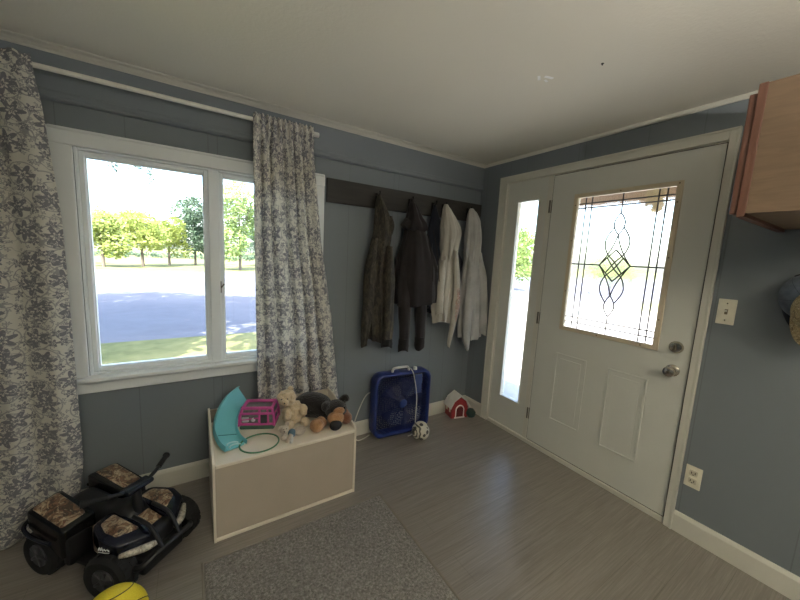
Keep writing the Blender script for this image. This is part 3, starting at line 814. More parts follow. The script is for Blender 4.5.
t = MB(); fluffy(t, (-.03, -.012, .018), .017, 15, (1, 1, .95), .1, 40, 3); t.build('leg', m_mouse, ms, True, 180)

# black and tan plush dog
m_dogb = fur_mat('black_plush', srgb(24, 21, 21), srgb(44, 38, 36), 150)
m_dogt = fur_mat('tan_plush', srgb(150, 104, 68), srgb(190, 146, 104), 150)
m_dogr = fur_mat('russet_plush', srgb(112, 70, 50), srgb(140, 92, 66), 150)
dg = empty('plush_dog', (-1.585, -.36, ZL), 0, 'black and tan plush dog with big black nose, right end of the toy chest', 'soft toy')
t = MB()
rings = lerp_levels([(0, -.135, .10, .05, .02), (.12, -.125, .10, .06, .055), (.3, -.085, .085, .075, .075), (.5, -.03, .05, .078, .08), (.7, .02, .005, .07, .075), (.88, .045, -.03, .055, .06), (1, .055, -.045, .045, .03)], 16)
R = []
ax = Vector((.19, -.145, 0)).normalized(); sdv = Vector((-ax.y, ax.x, 0))
for (u, cx_, cy_, hz, hr) in rings:
    R.append([Vector((cx_, cy_, hz)) + sdv*hr*cos(2*pi*k/28) + Vector((0, 0, hz*.98*sin(2*pi*k/28))) for k in range(28)])
t.loft(R); t.build('body', m_dogb, dg, True, 180)
t = MB(); t.ico((.062, -.085, .086), .064, 4, (1.05, .95, .92), None, .06, 21, 14); hd = t.build('head', m_dogb, dg, True, 180)
t = MB(); t.ico((.040, -.140, .060), .044, 4, (1.1, 1.05, .95), None, .05, 22, 20); t.ico((.060, -.137, .098), .026, 3, (1.4, .8, .9)); t.build('muzzle', m_dogt, hd, True, 180)
t = MB(); t.ico((.026, -.178, .038), .033, 3, (1.1, .9, .95)); t.build('nose', flat('black_plush_nose', srgb(20, 19, 20), .6), hd, True)
for P in ((.018, -.137, .106), (.094, -.139, .110)):
    t = MB(); t.ball(P, .006, 10); t.build('eye', m_blackgloss, hd, True)
for P in ([(.012, -.075, .128), (-.012, -.10, .122), (-.022, -.116, .106)], [(.098, -.07, .125), (.124, -.085, .144), (.132, -.10, .130)]):
    t = MB(); t.tube(catmull(P, 5), lambda u: .022*sin(pi*min(1, .25+u*.7))+.003, 12); t.build('ear', m_dogb, hd, True)
t = MB(); t.tube(catmull([(-.03, -.10, .036), (-.06, -.125, .034), (-.07, -.135, .033)], 5), lambda u: .034, 16); t.ico((-.072, -.135, .038), .041, 3, (1, 1.05, .92), None, .05, 28, 20); t.build('front_leg', m_dogt, dg, True)
t = MB(); t.tube(catmull([(.11, -.06, .06), (.118, -.10, .042), (.113, -.125, .036)], 5), lambda u: .03, 16); t.ico((.113, -.126, .037), .037, 3, (1, 1, .95)); t.build('front_leg', m_dogr, dg, True)
t = MB(); t.ico((-.155, .02, .03), .034, 3, (1.2, .9, .88), None, .05, 24, 20); t.build('hind_leg', m_dogb, dg, True)
t = MB(); t.ico((.06, .09, .035), .034, 3, (1.2, .9, .95), None, .05, 25, 20); t.build('hind_leg', m_dogt, dg, True)

# green hoop
t = MB(); hr_ = .092
t.tube([(hr_*1.05*cos(a), hr_*.93*sin(a), .0045+.002*sin(a)) for a in [2*pi*i/64 for i in range(64)]], .004, 8, closed=True)
hp = t.build('toy_hoop', flat('green_plastic_hoop', srgb(70, 124, 88), .45), None, True); hp.location = (-1.96, -.473, ZL)
tag(hp, 'thin green plastic hoop lying flat on the toy chest lid', 'toy')

# ------------------------------------------------------------------ rug
def rug_mat():
    t = NT('grey_shag_rug'); v = t.coord()
    n = t.noise(v, 95, 4, .7, .5); n2 = t.noise(v, 9, 3)
    c = t.ramp(n.outputs['Fac'], [(.3, srgb(90, 86, 82)), (.5, srgb(146, 141, 136)), (.72, srgb(204, 199, 193))])
    c = t.mix(t.math('MULTIPLY', n2.outputs['Fac'], .35), c, srgb(122, 117, 112))
    t.set(c, 1, spec=.05, sheen=.2); t.bump(n.outputs['Fac'], 1, .02); return t.m
rg = empty('rug', (-1.777, -1.27, 0), 0, 'grey flecked shag rug on the wood floor in front of the toy chest', 'rug')
bm = bmesh.new()
q = bmesh.ops.create_grid(bm, x_segments=150, y_segments=190, size=1)
for v in bm.verts:
    x, y = v.co.x*.452, v.co.y*.59
    e = min(.452-abs(x), .59-abs(y))
    h = .013*min(1, e/.012)**.5 + (.0045*noise.noise(Vector((x*160, y*160, 0))) + .003*noise.noise(Vector((x*60, y*60, 3))))*min(1, e/.01)
    v.co = Vector((x, y, max(.001, h)))
me = bpy.data.meshes.new('pile'); bm.to_mesh(me); bm.free(); me.materials.append(rug_mat())
for p in me.polygons: p.use_smooth = True
o = bpy.data.objects.new('pile', me); COL.objects.link(o); o.parent = rg
t = MB()
t.tube([(-.458, -.595, .005), (-.458, .597, .005), (.458, .597, .005), (.458, -.595, .005)], .006, 8)
t.build('bound_edge', flat('rug_binding', srgb(142, 135, 126), .95, bump=.3), rg, True)

# ------------------------------------------------------------------ box fan
m_blue = flat('royal_blue_plastic', srgb(28, 44, 104), .42, var=.06)
m_blue2 = flat('lighter_blue_plastic', srgb(36, 58, 120), .4, var=.05)
m_bluedk = flat('dark_blue_blade', srgb(26, 36, 84), .5)
m_cord = flat('white_cord', srgb(206, 204, 196), .6)
fn = empty('box_fan', (-.832, -.115, 0), radians(-4), 'blue box fan with white handle standing on the floor under the coats', 'fan')
W2, H = .255, .525
def rrect(hw, hz0, hz1, r, n=8):
    pts = []
    for (cx_, cz_, a0) in ((hw-r, hz1-r, 0), (-hw+r, hz1-r, pi/2), (-hw+r, hz0+r, pi), (hw-r, hz0+r, 1.5*pi)):
        for k in range(n+1):
            a = a0 + pi/2*k/n; pts.append((cx_+r*cos(a), cz_+r*sin(a)))
    return pts
t = MB()
prof = [(0, -.045, .012), (0.006, -.053, .004), (.0, .045, .0)]
outer = []
for (ins, y) in ((.030, -.03), (.026, -.045), (.017, -.053), (.008, -.051), (0, -.04), (0, .04), (.008, .051), (.017, .053), (.026, .045), (.030, .03)):
    outer.append([(p[0], y, p[1]) for p in rrect(W2-ins, .004+ins, H-ins, .075-ins*.5)])
t.loft(outer+[outer[0]], False, False); t.build('housing', m_blue, fn, True, 50)
t = MB()
cz_ = .262
for r in [.034+.0098*i for i in range(20)]:
    t.tube([(r*cos(a), -.04, cz_+r*sin(a)) for a in [2*pi*i/48 for i in range(48)]], .0027, 5, closed=True)
for k in range(8):
    a = 2*pi*k/8+.2; t.tube([(.03*cos(a), -.038, cz_+.03*sin(a)), (.225*cos(a), -.038, cz_+.225*sin(a))], .003, 6)
for sx in (-1, 1):
    for sz in (-1, 1):
        for k in range(4):
            t.tube([(sx*(.11+.03*k), -.04, cz_+sz*.228), (sx*.226, -.04, cz_+sz*(.11+.03*k))], .0024, 5)
t.build('front_grille', m_bluedk, fn, True)
t = MB(); t.lathe([(.036, 0), (.036, .006), (.03, .011), (.001, .012)], 32, Matrix.Translation((0, -.036, cz_)) @ Matrix.Rotation(pi/2, 4, 'X')); t.build('hub_badge', m_blue2, fn, True)
t = MB(); t.lathe([(.05, 0), (.05, .03), (.001, .032)], 24, Matrix.Translation((0, .012, cz_)) @ Matrix.Rotation(pi/2, 4, 'X')); rot_ = t.build('motor', m_bluedk, fn, True)
for k in range(5):
    t = MB(); a0 = 2*pi*k/5
    rows = []
    for i in range(7):
        r = .045+.15*i/6; wd = .35+.35*i/6
        rows.append([(r*cos(a0+wd*(j/6-.5)), -.012+.022*(j/6-.5)*2, cz_+r*sin(a0+wd*(j/6-.5))) for j in range(7)])
    t.loft(rows, closed=False); t.build('blade', m_bluedk, rot_, True, solid=.002, fix=False)
t = MB()
for k in range(28): t.box(-.222+.0164*k-.002, -.222+.0164*k+.002, .040, .043, .035, .49)
for k in range(28): t.box(-.226, .226, .041, .044, .04+.0164*k-.002, .04+.0164*k+.002)
t.build('rear_grille', m_bluedk, fn)
t = MB(); t.box(.1, .165, -.045, -.036, .33, .49, .004)
for k in range(6): t.box(.106+.0095*k, .110+.0095*k, -.048, -.043, .335, .485, .001)
t.build('control_strip', flat('faded_blue_grey', srgb(70, 88, 140), .5), fn)
t = MB(); t.tube(catmull([(-.095, -.008, H-.006), (-.09, -.008, H+.018), (-.07, -.008, H+.03), (.03, -.008, H+.03), (.05, -.008, H+.018), (.055, -.008, H-.006)], 6), .010, 10); hh = t.build('handle', m_white, fn, True); hh['label'] = 'white carrying handle'
t = MB(); t.lathe([(.017, -.004), (.017, .016), (.014, .024), (.001, .025)], 20, Matrix.Translation((.112, -.012, H-.002))); k_ = t.build('speed_knob', m_white, fn, True); k_['label'] = 'white speed knob'
t = MB(); t.tube(catmull([(.03, -.005, H+.036), (.06, -.055, H+.01), (.085, -.068, .44), (.105, -.072, .32), (.108, -.07, .2), (.105, -.075, .1), (.10, -.085, .03), (.06, -.09, .006), (.03, -.095, .006)], 8), .0042, 8)
t.tube(catmull([(-.21, .055, .36), (-.29, .045, .34), (-.36, .04, .2), (-.40, .02, .07), (-.37, .0, .012), (-.31, .01, .006), (-.25, .04, .006)], 8), .0042, 8)
t.build('power_cord', m_cord, fn, True)

# ------------------------------------------------------------------ small toys on the floor
def skull_ball_mat():
    t = NT('black_and_white_ball_pattern'); v = t.coord()
    vo = t.n('ShaderNodeTexVoronoi'); vo.inputs['Scale'].default_value = 26; t.l(v, vo.inputs['Vector'])
    w = t.n('ShaderNodeTexWave', _wave_type='RINGS'); w.inputs['Scale'].default_value = 14; w.inputs['Distortion'].default_value = 5; t.l(v, w.inputs['Vector'])
    a = t.math('LESS_THAN', vo.outputs['Distance'], .42)
    b = t.math('GREATER_THAN', w.outputs['Fac'], .62)
    t.set(t.mix(t.math('MAXIMUM', t.math('MULTIPLY', a, .9), t.math('MULTIPLY', b, .85)), srgb(206, 200, 180), srgb(46, 44, 42)), .55); return t.m
t = MB(); t.ball((0, 0, 0), .072, 32)
o = t.build('toy_ball', skull_ball_mat(), None, True, 180); o.location = (-.742, -.287, .072)
tag(o, 'black and white patterned ball at the foot of the blue fan', 'ball')
t = MB(); t.ico((0, 0, 0), .043, 4, (1, 1, 1), None, .10, 3, 70)
o = t.build('toy_ball', flat('dark_green_knobbly_rubber', srgb(44, 70, 66), .7, bump=.6, bscale=120), None, True, 180); o.location = (-.112, -.205, .043)
tag(o, 'small dark green ball in front of the red toy barn', 'ball')

m_red = flat('red_plastic', srgb(150, 40, 44), .45)
bn = empty('toy_barn', (-.20, -.105, 0), radians(-14), 'small red toy barn with a white roof in the corner by the door', 'toy')
hw, hl = .082, .062
wallp = [(-hw, 0), (hw, 0), (hw, .10), (hw*.72, .155), (0, .195), (-hw*.72, .155), (-hw, .10)]
t = MB(); t.prism(wallp, 'y', -hl, hl); t.build('barn_walls', m_red, bn)
rp = [(-hw-.014, .092), (-hw*.76, .16), (0, .205), (hw*.76, .16), (hw+.014, .092), (hw+.02, .10), (hw*.8, .168), (0, .217), (-hw*.8, .168), (-hw-.02, .10)]
t = MB(); t.prism(rp, 'y', -hl-.012, hl+.004); t.build('roof', m_white, bn)
t = MB(); t.box(-.052, .052, -hl-.006, -hl+.002, 0, .012, .002)
t.tube([(.04*cos(a), -hl-.002, .075+.045*sin(a)) for a in [pi*i/12 for i in range(13)]], .006, 8); t.tube([(.04, -hl-.002, .075), (.04, -hl-.002, .01)], .005, 8); t.tube([(-.04, -hl-.002, .075), (-.04, -hl-.002, .01)], .005, 8)
t.build('doorway_trim', m_white, bn, True)
t = MB(); t.box(-.034, .034, -hl-.003, -hl+.002, .012, .10, .002); t.build('doorway', flat('dark_red_doorway', srgb(92, 26, 30), .6), bn)
for y_ in (-.028, .03):
    t = MB(); t.box(-hw-.003, -hw+.002, y_-.013, y_+.013, .05, .08, .001); t.build('window', m_beige, bn)

# ------------------------------------------------------------------ ride-on quad
m_camoq = camo_mat('camo_sticker', [srgb(64, 50, 40), srgb(136, 106, 80), srgb(196, 178, 150), srgb(112, 74, 54)], 16, .35, 1.2)
m_camol = camo_mat('pale_camo_sticker', [srgb(120, 116, 104), srgb(180, 174, 160), srgb(206, 200, 188), srgb(140, 128, 110)], 26, .35, 1.2)
m_hub = flat('dark_chrome_hubcap', srgb(92, 92, 96), .3, .7)
m_bluegl = flat('blue_black_gloss', srgb(24, 26, 40), .2)
qd = empty('ride_on_quad', (-2.563, -.41, 0), radians(-46.5), "child's black ride-on quad with camouflage fenders left of the toy chest", 'ride-on toy')
RW = .100
qd.scale = (.95, .95, .95)
def wheel(x, y, steer, name='wheel'):
    t = MB(); M = Matrix.Translation((x, y, RW)) @ Matrix.Rotation(steer, 4, 'Z') @ Matrix.Rotation(pi/2, 4, 'X')
    t.lathe([(.05, -.036), (.07, -.045), (.088, -.042), (RW, -.028), (RW, .028), (.088, .042), (.07, .045), (.05, .036)], 40, M)
    for k in range(20):      # tread blocks
        a = 2*pi*k/20
        for s in (-1, 1):
            B = M @ Matrix.Rotation(a + (.08 if s > 0 else -.08), 4, 'Z')
            t.box(RW-.006, RW+.003, -.010, .010, s*.017-.011, s*.017+.011, M=B)
    w_ = t.build('wheel', m_rubber, qd, True, 35)
    for s in (-1, 1):
        t = MB(); t.lathe([(.052, s*.034), (.05, s*.041), (.03, s*.036), (.014, s*.042), (.001, s*.043)], 28, M)
        for k in range(5):
            B = M @ Matrix.Rotation(2*pi*k/5, 4, 'Z'); z0_, z1_ = sorted((s*.036, s*.044))
            t.box(.012, .05, -.006, .006, z0_, z1_, .002, M=B)
        t.build('hubcap', m_hub, w_, True, 35)
    return w_
wheel(-.20, .150, 0); wheel(-.20, -.150, 0); wheel(.185, .165, .12); wheel(.185, -.155, .12)
t = MB()                                                     # lower body
t.box(-.22, .22, -.07, .07, .06, .17, .02, 3)
t.cyl((-.20, -.12, RW), (-.20, .12, RW), .014); t.cyl((.185, -.12, RW), (.185, .12, RW), .014)
t.box(-.07, .09, -.15, .15, .07, .09, .01)                    # footrests
t.build('chassis', m_black, qd, True)
t = MB()                                                     # seat & tank
S = lerp_levels([(-.27, .235, .05, .03), (-.22, .27, .062, .05), (-.12, .262, .064, .055), (-.03, .258, .056, .06), (.04, .285, .056, .07), (.10, .295, .058, .06), (.16, .26, .05, .04)], 18)
R = []
for (x, zt, hy, dz) in S:
    R.append([Vector((x, hy*(abs(cos(a))**.7)*(1 if cos(a) > 0 else -1), zt-.06+.06*(abs(sin(a))**.7)*(1 if sin(a) > 0 else -1.6))) for a in [2*pi*k/24 for k in range(24)]])
t.loft(R); t.build('seat', m_black, qd, True, 70)
def rpoly(P, r, n=4):
    out = []; m = len(P)
    for i in range(m):
        a, b, c = Vector(P[i-1]), Vector(P[i]), Vector(P[(i+1) % m])
        u, v = (a-b), (c-b); k = min(r, u.length*.4, v.length*.4)
        p, q = b+u.normalized()*k, b+v.normalized()*k
        for j in range(n+1):
            f_ = j/n; out.append(p*(1-f_)**2 + b*2*f_*(1-f_) + q*f_*f_)
    return [(v.x, v.y) for v in out]
def slab(name, outline, top, bottom, mat, parent, r=.02, e=.008):
    """rounded slab; top/bottom give the height at (x, y)"""
    t = MB(); P = rpoly(outline, r); n = len(P); cx_ = sum(p[0] for p in P)/n; cy_ = sum(p[1] for p in P)/n
    def ring_(k, fz):
        return [(cx_+(x-cx_)*k, cy_+(y-cy_)*k, fz(cx_+(x-cx_)*k, cy_+(y-cy_)*k)) for (x, y) in P]
    R = [ring_(.02, bottom), ring_(.97, bottom), ring_(1, lambda x, y: bottom(x, y)+e), ring_(1, lambda x, y: top(x, y)-e), ring_(.985, lambda x, y: top(x, y)-e*.3), ring_(.955, top), ring_(.7, top), ring_(.35, top), ring_(.02, top)]
    t.loft(R); return t.build(name, mat, parent, True, 60)
for s in (-1, 1):
    tp = lambda x, y: .262 - .28*(x+.05) - .25*max(0, abs(y)-.13) - .55*max(0, -.235-x)
    fd = slab('rear_fender', [(-.275, s*.055), (-.265, s*.185), (-.045, s*.185), (-.03, s*.06)], tp, lambda x, y: .215 if x < -.09 else .12, m_blackgloss, qd)
    slab('camo_panel', [(-.250, s*.078), (-.245, s*.172), (-.065, s*.172), (-.06, s*.082)], lambda x, y: tp(x, y)+.004, lambda x, y: tp(x, y)-.01, m_camoq, fd, .015, .003)
    t = MB(); t.box(-.075, -.03, s*.12-.055, s*.12+.055, .075, .21, .015, 2); t.build('fender_skirt', m_black, fd, True)
    t = MB(); t.tube(catmull([(-.275, s*.06, .25), (-.285, s*.13, .25), (-.27, s*.19, .225), (-.21, s*.20, .20), (-.10, s*.198, .195)], 6), .008, 8); t.build('trim_rail', m_bluegl, fd, True)
    tf = lambda x, y: .270 - .22*max(0, abs(y)-.11) - .40*max(0, x-.16)
    fd = slab('front_fender', [(.045, s*.05), (.055, s*.135), (.15, s*.17), (.225, s*.160), (.285, s*.055), (.24, s*.036)], tf, lambda x, y: tf(x, y)-.075, m_bluegl, qd)
    slab('camo_panel', [(.075, s*.062), (.08, s*.118), (.145, s*.142), (.195, s*.134), (.228, s*.062)], lambda x, y: tf(x, y)+.004, lambda x, y: tf(x, y)-.01, m_camoq, fd, .012, .003)
    t = MB(); t.tube(catmull([(.303, s*.042, .180), (.285, s*.092, .188), (.232, s*.156, .192)], 6), lambda u: .008+.008*sin(pi*u), 10); t.build('headlight', m_camol, fd, True)
    slab('side_cover', [(-.02, s*.05), (-.01, s*.10), (.05, s*.11), (.06, s*.05)], lambda x, y: .215, lambda x, y: .10, m_camoq, qd, .015)
t = MB(); t.box(.10, .28, -.075, .075, .13, .225, .03, 3); t.build('nose', m_black, qd, True)
t = MB(); t.box(.15, .245, -.034, .034, .0, .012, .004, M=Matrix.Translation((.0, 0, .285)) @ Matrix.Rotation(radians(16), 4, 'Y')); t.build('camo_panel', m_camoq, qd, True)
t = MB()                                                      # front bumper bars
t.tube(catmull([(.26, -.13, .12), (.305, -.12, .13), (.325, -.06, .15), (.325, .06, .15), (.305, .12, .13), (.26, .13, .12)], 6), .013, 10)
for s in (-1, 1): t.tube(catmull([(.17, s*.045, .272), (.27, s*.045, .245), (.325, s*.042, .16)], 6), .009, 10)
t.build('bumper', m_black, qd, True)
t = MB(); t.box(.22, .29, -.10, .10, .05, .135, .015, 3); t.build('lower_bumper', m_black, qd, True)
# white scribbled badge on the near front fender
t = MB()
bs = [(-.012, .0), (-.006, .014), (0, .002), (.006, .016), (.012, .0), (.018, .01), (.026, .004), (.034, .009), (.044, .003)]
t.tube(catmull([(.155+p[0]*.9, -.171+p[0]*.12, .212+p[1]) for p in bs], 5), .0020, 6)
t.tube(catmull([(.145, -.172, .204), (.17, -.169, .205), (.195, -.166, .208)], 5), .0016, 6)
t.build('badge', flat('white_decal', srgb(220, 220, 222), .5), qd, True)
# steering
D = Vector((.04, 1, 0)).normalized(); hz = .385
c0 = Vector((.115, .02, hz))
hb = MB()
hb.tube(catmull([c0-D*.185+Vector((-.05, 0, .012)), c0-D*.11+Vector((-.012, 0, .0)), c0-D*.04+Vector((0, 0, -.02)), c0+D*.04+Vector((0, 0, -.02)), c0+D*.11+Vector((-.012, 0, .0)), c0+D*.185+Vector((-.05, 0, .012))], 6), .009, 10)
hbo = hb.build('handlebar', m_black, qd, True)
for s in (-1, 1):
    t = MB(); t.tube([c0+D*s*.115+Vector((-.014, 0, .002)), c0+D*s*.186+Vector((-.05, 0, .012))], .0125, 12); t.tube([c0+D*s*.183+Vector((-.049, 0, .012)), c0+D*s*.19+Vector((-.053, 0, .013))], .016, 12); t.build('grip', m_rubber, hbo, True)
t = MB(); t.cyl((.145, .0, .25), c0+Vector((0, -.01, -.02)), .02, 14); t.build('steering_column', m_black, hbo, True)
t = MB(); t.box(-.028, .03, -.062, .062, -.03, -.008, .009, 3, M=Matrix.Translation(c0)); t.build('dash_cover', m_bluegl, hbo, True)

# yellow ball
def basketball_mat():
    t = NT('yellow_rubber_ball'); v = t.coord(); n = t.noise(v, 320, 1)
    t.set(t.ramp(n.outputs['Fac'], [(.3, srgb(226, 202, 36)), (.7, srgb(240, 220, 64))]), .5); t.bump(n.outputs['Fac'], .25, .003); return t.m
yb = empty('basketball', (-2.510, -.868, 0), radians(20), 'yellow rubber basketball with black seams in front of the toy quad', 'ball')
BR = .102
t = MB(); t.ball((0, 0, BR), BR, 40); t.build('ball', basketball_mat(), yb, True, 180)
t = MB()
def seam(fn_): t.tube([Vector(fn_(2*pi*i/72))*(BR+.0002)+Vector((0, 0, BR)) for i in range(72)], .0018, 6, closed=True)
TI = Matrix.Rotation(radians(38), 3, 'X') @ Matrix.Rotation(radians(10), 3, 'Y')
seam(lambda a: TI @ Vector((cos(a), sin(a), 0))); seam(lambda a: TI @ Vector((cos(a), 0, sin(a))))
for s in (-1, 1):
    def fn2(a, s=s):
        y = .62*s + .16*s*cos(2*a); r = sqrt(max(0, 1-y*y)); return TI @ Vector((r*cos(a), y, r*sin(a)))
    seam(fn2)
t.build('seam', m_black, yb, True)

# ------------------------------------------------------------------ cabinet
m_oak = wood_mat('reddish_oak', srgb(104, 68, 55), srgb(128, 88, 72), (40, 40, 4), .45)
m_ply = wood_mat('tan_plywood_side', srgb(120, 98, 77), srgb(137, 114, 92), (30, 6, 50), .55)
cb = empty('wall_cabinet', (-.325, -1.856, 1.625), 0, 'wooden wall cabinet with tan plywood side high on the right of the door', 'cabinet')
t = MB(); t.box(-.315, .318, -.32, -.022, .012, .428); t.build('carcass', m_ply, cb)
t = MB(); t.box(-.28, .28, -.022, 0, 0, .035); t.box(-.28, .28, -.022, 0, .39, .43); t.box(-.32, -.28, -.022, 0, 0, .43, .002); t.box(.28, .318, -.022, 0, 0, .43, .002)
t.build('face_frame', m_oak, cb)
for a, b in ((-.312, -.005), (.005, .31)):
    t = MB(); t.box(a, b, .001, .021, .012, .405, .004); d_ = t.build('door', m_oak, cb)
    t = MB(); t.box(a+.06, b-.06, .02, .024, .07, .345, .004); t.build('door_field', m_oak, d_)

# ------------------------------------------------------------------ caps on the wall
m_capn = cloth_mat('washed_navy_canvas', srgb(76, 86, 100), srgb(100, 110, 124), 30)
m_capd = cloth_mat('dark_navy_canvas', srgb(32, 36, 44), srgb(46, 50, 58), 30)
m_capt = camo_mat('tan_camo_canvas', [srgb(120, 104, 78), srgb(206, 188, 150), srgb(180, 160, 120), srgb(222, 206, 170)], 40, .9)
hk = empty('wall_hook', (0, -2.0, 1.442), 0, 'small black wall hook holding the two caps right of the light switch', 'hook')
t = MB(); t.box(-.006, 0, -.012, .012, -.03, .03, .002); t.build('back_plate', m_iron, hk); t = MB(); t.tube(catmull([(-.004, 0, -.01), (-.03, 0, -.016), (-.05, 0, -.006), (-.054, 0, .014)], 6), .004, 8); t.build('prong', m_iron, hk, True)
def cap(loc, tilt, roll, mcrown, mbrim, label, s=1):
    e = empty('cap', loc, 0, label, 'cap', 'caps hanging on the door wall')
    B = Matrix(((0, 0, -1), (0, -1, 0), (-1, 0, 0)))          # crown points into the room, brim hangs down
    e.rotation_euler = (Matrix.Rotation(roll, 3, 'X') @ Matrix.Rotation(tilt, 3, 'Y') @ B).to_euler()
    t = MB(); rr = []
    for i in range(15):
        a = i/14*pi/2*.985; rr.append([(.098*s*cos(a)**.62*cos(b), .086*s*cos(a)**.62*sin(b), .118*s*sin(a)**.95) for b in [2*pi*k/48 for k in range(48)]])
    t.loft(rr, cap0=False); cr = t.build('crown', mcrown, e, True, 180, solid=.003)
    t = MB()
    for k in range(6):
        b = 2*pi*k/6+.52; t.tube([(.0985*s*cos(a)**.62*cos(b), .0865*s*cos(a)**.62*sin(b), .1185*s*sin(a)**.95) for a in [i/14*pi/2*.97 for i in range(15)]], .0013, 5)
    t.build('seam', mbrim, cr, True)
    t = MB(); rows = []
    for i in range(9):
        q = i/8
        row = []
        for j in range(25):
            b = (j/24-.5)*2.5; ex = .078*s*q*max(0, cos(b*1.22))**.7
            row.append(((.097*s)*cos(b)+ex, .086*s*sin(b)*(1+.02*q), .003 - .034*q*(b/1.25)**2 + .012*q))
        rows.append(row)
    t.loft(rows, closed=False); t.build('brim', mbrim, e, True, 180, solid=.004)
    t = MB(); t.ball((0, 0, .1185*s), .007, 12, sc=(1, 1, .6)); t.build('button', mbrim, e, True)
    t = MB(); t.tube([(-.099*s*cos(b), .087*s*sin(b), .012) for b in [-.45+i*.09 for i in range(11)]], .005, 8); t.build('strap', mbrim, e, True)
    return e
cap((-.03, -1.990, 1.350), radians(-6), radians(-8), m_capn, m_capd, 'washed navy baseball cap hanging brim down right of the light switch')
cap((-.125, -2.038, 1.305), radians(-4), radians(6), m_capt, m_capt, 'tan camouflage cap hung over the navy cap, mostly outside the frame', .92)

# ------------------------------------------------------------------ ceiling marks, added lamp behind the camera
t = MB()
for (x, y, a, b, r) in ((-.845, -1.15, .018, .006, .6), (-.815, -1.18, .022, .007, -.3), (-.80, -1.155, .012, .005, .2)):
    t.box(-a, a, -b, b, -.0015, 0, M=Matrix.Translation((x+.83, y+1.164, 0)) @ Matrix.Rotation(r, 4, 'Z'))
o = t.build('filler_patch', flat('white_filler', srgb(250, 250, 248), .7), None); o.location = (-.86, -1.186, HC)
tag(o, 'small white flaked filler patch on the ceiling', 'paint mark')
t = MB(); t.lathe([(.006, -.002), (.006, -.001), (.003, 0)], 12); t.cyl((0, 0, -.008), (0, 0, 0), .002, 8)
o = t.build('ceiling_screw', m_slot, None, True); o.location = (-.77, -1.397, HC)
tag(o, 'tiny dark screw in the ceiling beside the white patch', 'screw')

lamp = empty('added_uplighter', (-1.7, -3.4, 0), 0, 'tall black uplighter lamp added unseen behind the camera to brighten the ceiling', 'lamp')  # unseen light source added to lift the ceiling and its bounce
t = MB(); t.lathe([(.14, 0), (.14, .015), (.03, .03), (.012, .035), (.001, .035)], 40); t.build('lamp_base', m_black, lamp, True)
t = MB(); t.cyl((0, 0, .03), (0, 0, 1.62), .012, 14); t.build('pole', m_black, lamp, True)
t = MB(); t.lathe([(.02, 1.60), (.06, 1.62), (.13, 1.67), (.17, 1.73), (.166, 1.732), (.125, 1.675), (.05, 1.63), (.02, 1.622)], 40); t.build('lamp_shade', m_white, lamp, True)
t = MB(); t.ball((0, 0, 1.645), .014, 16)
tm = NT('added_lamp_glow'); tm.set(srgb(240, 232, 214), .5); tm.b.inputs['Emission Color'].default_value = (1, .84, .66, 1); tm.b.inputs['Emission Strength'].default_value = 6
t.build('bulb', tm.m, lamp, True, 180)
L = bpy.data.lights.new('added_uplighter_light', 'POINT'); L.energy = 86; L.color = (1, .95, .85); L.shadow_soft_size = .03
lo = bpy.data.objects.new('added_uplighter_light', L); COL.objects.link(lo); lo.location = (-1.7, -3.4, 1.69)

# ------------------------------------------------------------------ outside
GZ = -.5
def ground_mat(name, lo, hi, scale, rough=.95):
    t = NT(name); v = t.coord(); n = t.noise(v, scale, 5, .65); n2 = t.noise(v, scale*.15, 3)
    t.set(t.mix(.4, t.ramp(n.outputs['Fac'], [(.3, lo), (.7, hi)]), t.ramp(n2.outputs['Fac'], [(.35, lo), (.65, hi)])), rough, spec=.1); return t.m
m_grass = ground_mat('lawn_grass', srgb(74, 82, 50), srgb(124, 122, 84), 5)
m_road = ground_mat('grey_asphalt', srgb(90, 91, 99), srgb(102, 103, 111), 3)
m_conc = ground_mat('pale_concrete', srgb(160, 157, 152), srgb(178, 175, 170), 4)
o = MB().box(-70, 90, -25, 5.9, GZ-.1, GZ).build('lawn', m_grass); o['kind'] = 'structure'
o = MB().box(-70, 90, 5.9, 27, GZ-.12, GZ-.02).build('road', m_road); o['kind'] = 'structure'
o = MB().box(-150, 200, 27, 190, GZ-.1, GZ).build('far_lawn', m_grass); o['kind'] = 'structure'
o = MB().box(1.13, 15, -16, 20, GZ-.05, GZ+.02).build('driveway', m_conc); o['kind'] = 'structure'
# porch outside the front door
o = MB().box(TH, 1.12, -3.2, .6, GZ, -.06).build('porch_slab', m_conc); o['kind'] = 'structure'
pr = empty('porch_roof', (0, 0, 0), 0, 'brown boarded porch roof seen through the top of the door glass', 'porch roof')
m_porch = wood_mat('weathered_porch_boards', srgb(140, 116, 96), srgb(176, 152, 130), (4, 40, 4), .7)
m_tanb = wood_mat('tan_porch_bracket', srgb(150, 134, 100), srgb(176, 160, 122), (4, 40, 4), .7)
t = MB(); t.box(TH, 1.10, -3.2, -.12, 2.22, 2.29); t.build('soffit', m_porch, pr)
t = MB(); t.box(.98, 1.10, -3.2, -.12, 2.0, 2.22, .005); t.build('beam', m_porch, pr)
t = MB(); t.box(.95, 1.08, -1.06, -.93, 1.90, 2.12, .005); t.build('bracket', m_tanb, pr)
t = MB(); t.box(.97, 1.09, -3.15, -3.03, -.06, 2.0, .005); t.build('post', m_trim, pr)

